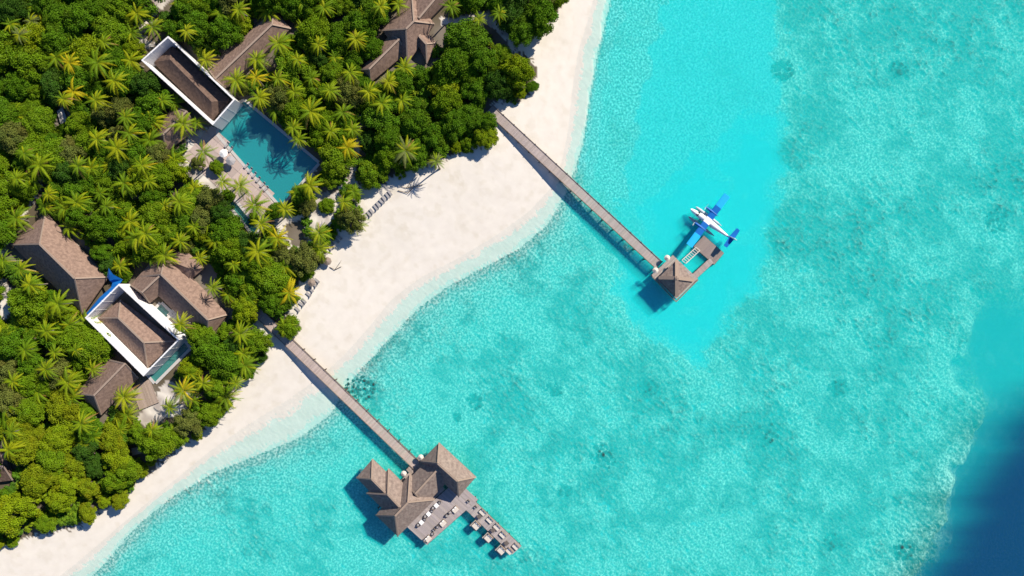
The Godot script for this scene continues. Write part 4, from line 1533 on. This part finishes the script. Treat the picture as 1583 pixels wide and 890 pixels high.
		if dice < 0.85 * south:
			tone = ["leaf_olive", "leaf_mid", "leaf_olive", "leaf_lime", "leaf_olive"][rng.randi() % 5]
		else:
			tone = ["leaf_green", "leaf_green", "leaf_mid", "leaf_mid", "leaf_mid", "leaf_lime", "leaf_deep", "leaf_green", "leaf_dusty"][rng.randi() % 9]
		spots.append([p.x, p.y, r, tone, rng.randi() % (8 if rng.randf() < 0.3 else 6)])
		placed.append(Vector3(p.x, p.y, r))
	print("broadleaf ", spots.size(), " tries ", tries)
	var looks := {"leaf_green": "green", "leaf_mid": "mid-green", "leaf_lime": "bright green", "leaf_olive": "olive-yellow", "leaf_dusty": "grey-green", "leaf_deep": "dark green"}
	names = label_trees(spots, "%s broadleaf tree, %s broadleaf counted outwards from the %s")
	for i in spots.size():
		var q: Array = spots[i]
		var r: float = q[2] * CELL * 1.05
		var high := clampf(r * 1.25 + rng.randf_range(-0.6, 0.9), 2.4, 7.5)
		var p := ground_at(q[0], q[1], high)
		var y := height_at(p.x, p.z)
		var t := thing("broadleaf_tree", names[i] % looks[q[3]], "tree", Vector3(p.x, y, p.z), rng.randf() * TAU, "broadleaf trees of the island forest")
		var tr := part("trunk", trunks[i % 4], mats["bark"], t)
		tr.scale = Vector3(r, high - y, r) * Vector3(0.8, 0.92, 0.8)
		var cr := part("crown", crowns[q[4]], mats[q[3]], t, Vector3(0, high - y - 0.2 * r, 0))
		cr.scale = Vector3(r * rng.randf_range(0.82, 1.2), r * rng.randf_range(0.85, 1.25), r * rng.randf_range(0.82, 1.2))
		cr.rotation = Vector3(rng.randf_range(-0.14, 0.14), 0, rng.randf_range(-0.14, 0.14))
	# low undergrowth between the trees, which nobody could count
	var bush := leaf_crown(990, 14, 1.0, 0.7, 0.16, 0.0)
	var places := []
	var shades := []
	tries = 0
	while places.size() < 3000 and tries < 20000:
		tries += 1
		var p := Vector2(rng.randf_range(-25, 880), rng.randf_range(-25, 845))
		if not Geometry2D.is_point_in_polygon(p, forest) or blocked(p, keep_off):
			continue
		var inside := true
		for e in 6:
			var o := p + Vector2.from_angle(TAU * e / 6) * 9.0
			if blocked(o, keep_off) or not Geometry2D.is_point_in_polygon(o, forest):
				inside = false
				break
		if not inside:
			continue
		var h := rng.randf_range(0.3, 1.4)
		var w := ground_at(p.x, p.y, 2.0 + h)
		w.y = height_at(w.x, w.z) + h
		places.append(Transform3D(Basis(Vector3.UP, rng.randf() * TAU).scaled(Vector3.ONE * rng.randf_range(1.1, 2.5)), w))
		shades.append([Color(0.085, 0.19, 0.010), Color(0.12, 0.22, 0.012), Color(0.19, 0.27, 0.012), Color(0.06, 0.14, 0.012)][rng.randi() % 4])
	var mm := MultiMesh.new()
	mm.transform_format = MultiMesh.TRANSFORM_3D
	mm.use_colors = true
	mm.mesh = bush
	mm.instance_count = places.size()
	for i in places.size():
		mm.set_instance_transform(i, places[i])
		mm.set_instance_color(i, shades[i])
	var under := MultiMeshInstance3D.new()
	under.name = "undergrowth"
	under.multimesh = mm
	var um: StandardMaterial3D = mats["leaf_mid"].duplicate()
	um.albedo_color = Color(1, 1, 1)
	um.vertex_color_use_as_albedo = true
	um.backlight_enabled = false
	under.material_override = um
	add_child(under)
	under.set_meta("kind", "stuff")
	tag(under, "low green shrubs filling the gaps between the forest trees", "undergrowth")
	print("trees ", Time.get_ticks_msec())

# roofs, pools, terraces and bare ground where no tree stands
const NO_TREES := [
	[[212, 92], [260, 48], [378, 152], [340, 208]], [[318, 106], [424, 10], [454, 44], [352, 140]], [[232, 210], [268, 164], [308, 196], [262, 234]], [[590, 48], [637, -20], [700, -50], [690, 20], [664, 60], [662, 100], [630, 98], [574, 128], [554, 108]], [[14, 378], [70, 325], [172, 426], [128, 490]], [[126, 490], [184, 434], [285, 525], [224, 588]], [[190, 448], [240, 396], [264, 384], [320, 410], [352, 480], [318, 526], [270, 480]], [[116, 608], [160, 556], [214, 586], [160, 640]], [[338, 207], [378, 150], [498, 252], [436, 322]], [[296, 212], [336, 200], [440, 318], [410, 346], [398, 364], [340, 300], [290, 262]], [[226, 584], [286, 520], [300, 540], [242, 595]], [[200, 596], [232, 584], [242, 606], [218, 644], [196, 640]], [[0, 700], [18, 700], [20, 744], [0, 746]], [[88, 166], [104, 166], [104, 192], [90, 192]], [[202, 690], [222, 688], [222, 704], [204, 706]],
	[[205, 54], [222, 36], [236, 12], [262, -10], [290, -10], [262, 10], [244, 20], [232, 50], [240, 70], [230, 78], [214, 68]], [[0, 395], [30, 338], [52, 302], [64, 272], [70, 276], [60, 306], [34, 350], [14, 388], [0, 408]], [[0, 436], [16, 434], [22, 450], [16, 480], [0, 496]], [[558, 182], [566, 178], [556, 225], [550, 255], [542, 282], [536, 276], [548, 230]], [[690, 34], [700, 28], [760, 24], [796, 74], [788, 84], [764, 50], [720, 40]], [[745, 158], [752, 150], [790, 170], [775, 185]], [[388, 470], [402, 470], [440, 516], [432, 524], [412, 508]], [[496, 296], [520, 284], [528, 300], [516, 330], [500, 350], [480, 360], [490, 330]], [[440, 340], [462, 332], [470, 372], [446, 380]], [[284, 640], [300, 604], [262, 592], [244, 612], [222, 640], [240, 650]], [[408, 90], [428, 88], [430, 108], [412, 110]],
]

func _ready() -> void:
	# ---- camera, sky, sun
	var cam := Camera3D.new()
	cam.name = "camera"
	cam.position = Vector3(0, EYE, 0)
	cam.rotation_degrees = Vector3(-90, 0, 0)
	cam.fov = rad_to_deg(2.0 * atan(445.0 * CELL / EYE))
	cam.near = 1.0
	cam.far = 6000.0
	add_child(cam)
	cam.current = true
	var env := Environment.new()
	env.background_mode = Environment.BG_SKY
	var sm := ProceduralSkyMaterial.new()
	sm.sky_top_color = Color(0.36, 0.54, 0.82)
	sm.sky_horizon_color = Color(0.74, 0.82, 0.90)
	sm.sky_curve = 0.15
	sm.ground_bottom_color = Color(0.30, 0.45, 0.50)
	sm.ground_horizon_color = Color(0.70, 0.78, 0.84)
	sm.sun_angle_max = 12.0
	var sky := Sky.new()
	sky.sky_material = sm
	env.sky = sky
	env.background_energy_multiplier = 0.40
	env.tonemap_mode = Environment.TONE_MAPPER_LINEAR
	env.tonemap_exposure = 1.48
	env.sdfgi_enabled = true
	env.ssao_enabled = true
	env.ssil_enabled = true
	var we := WorldEnvironment.new()
	we.name = "environment"
	we.environment = env
	add_child(we)
	var sun := DirectionalLight3D.new()
	sun.name = "sun"
	sun.light_energy = 1.55
	sun.light_color = Color(1.0, 0.955, 0.89)
	sun.light_angular_distance = 0.53
	sun.shadow_enabled = true
	add_child(sun)
	var to_sun := Vector3(0.74, 0.0, -0.67).normalized() * cos(deg_to_rad(37.0)) + Vector3.UP * sin(deg_to_rad(37.0))
	sun.look_at_from_position(to_sun * 100.0, Vector3.ZERO, Vector3.UP)
	rng.seed = 77
	make_materials()
	survey()
	make_ground()
	make_water()
	make_pools()
	make_buildings()
	make_over_water()
	make_seaplane()
	make_furniture()
	make_coral()
	make_trees()
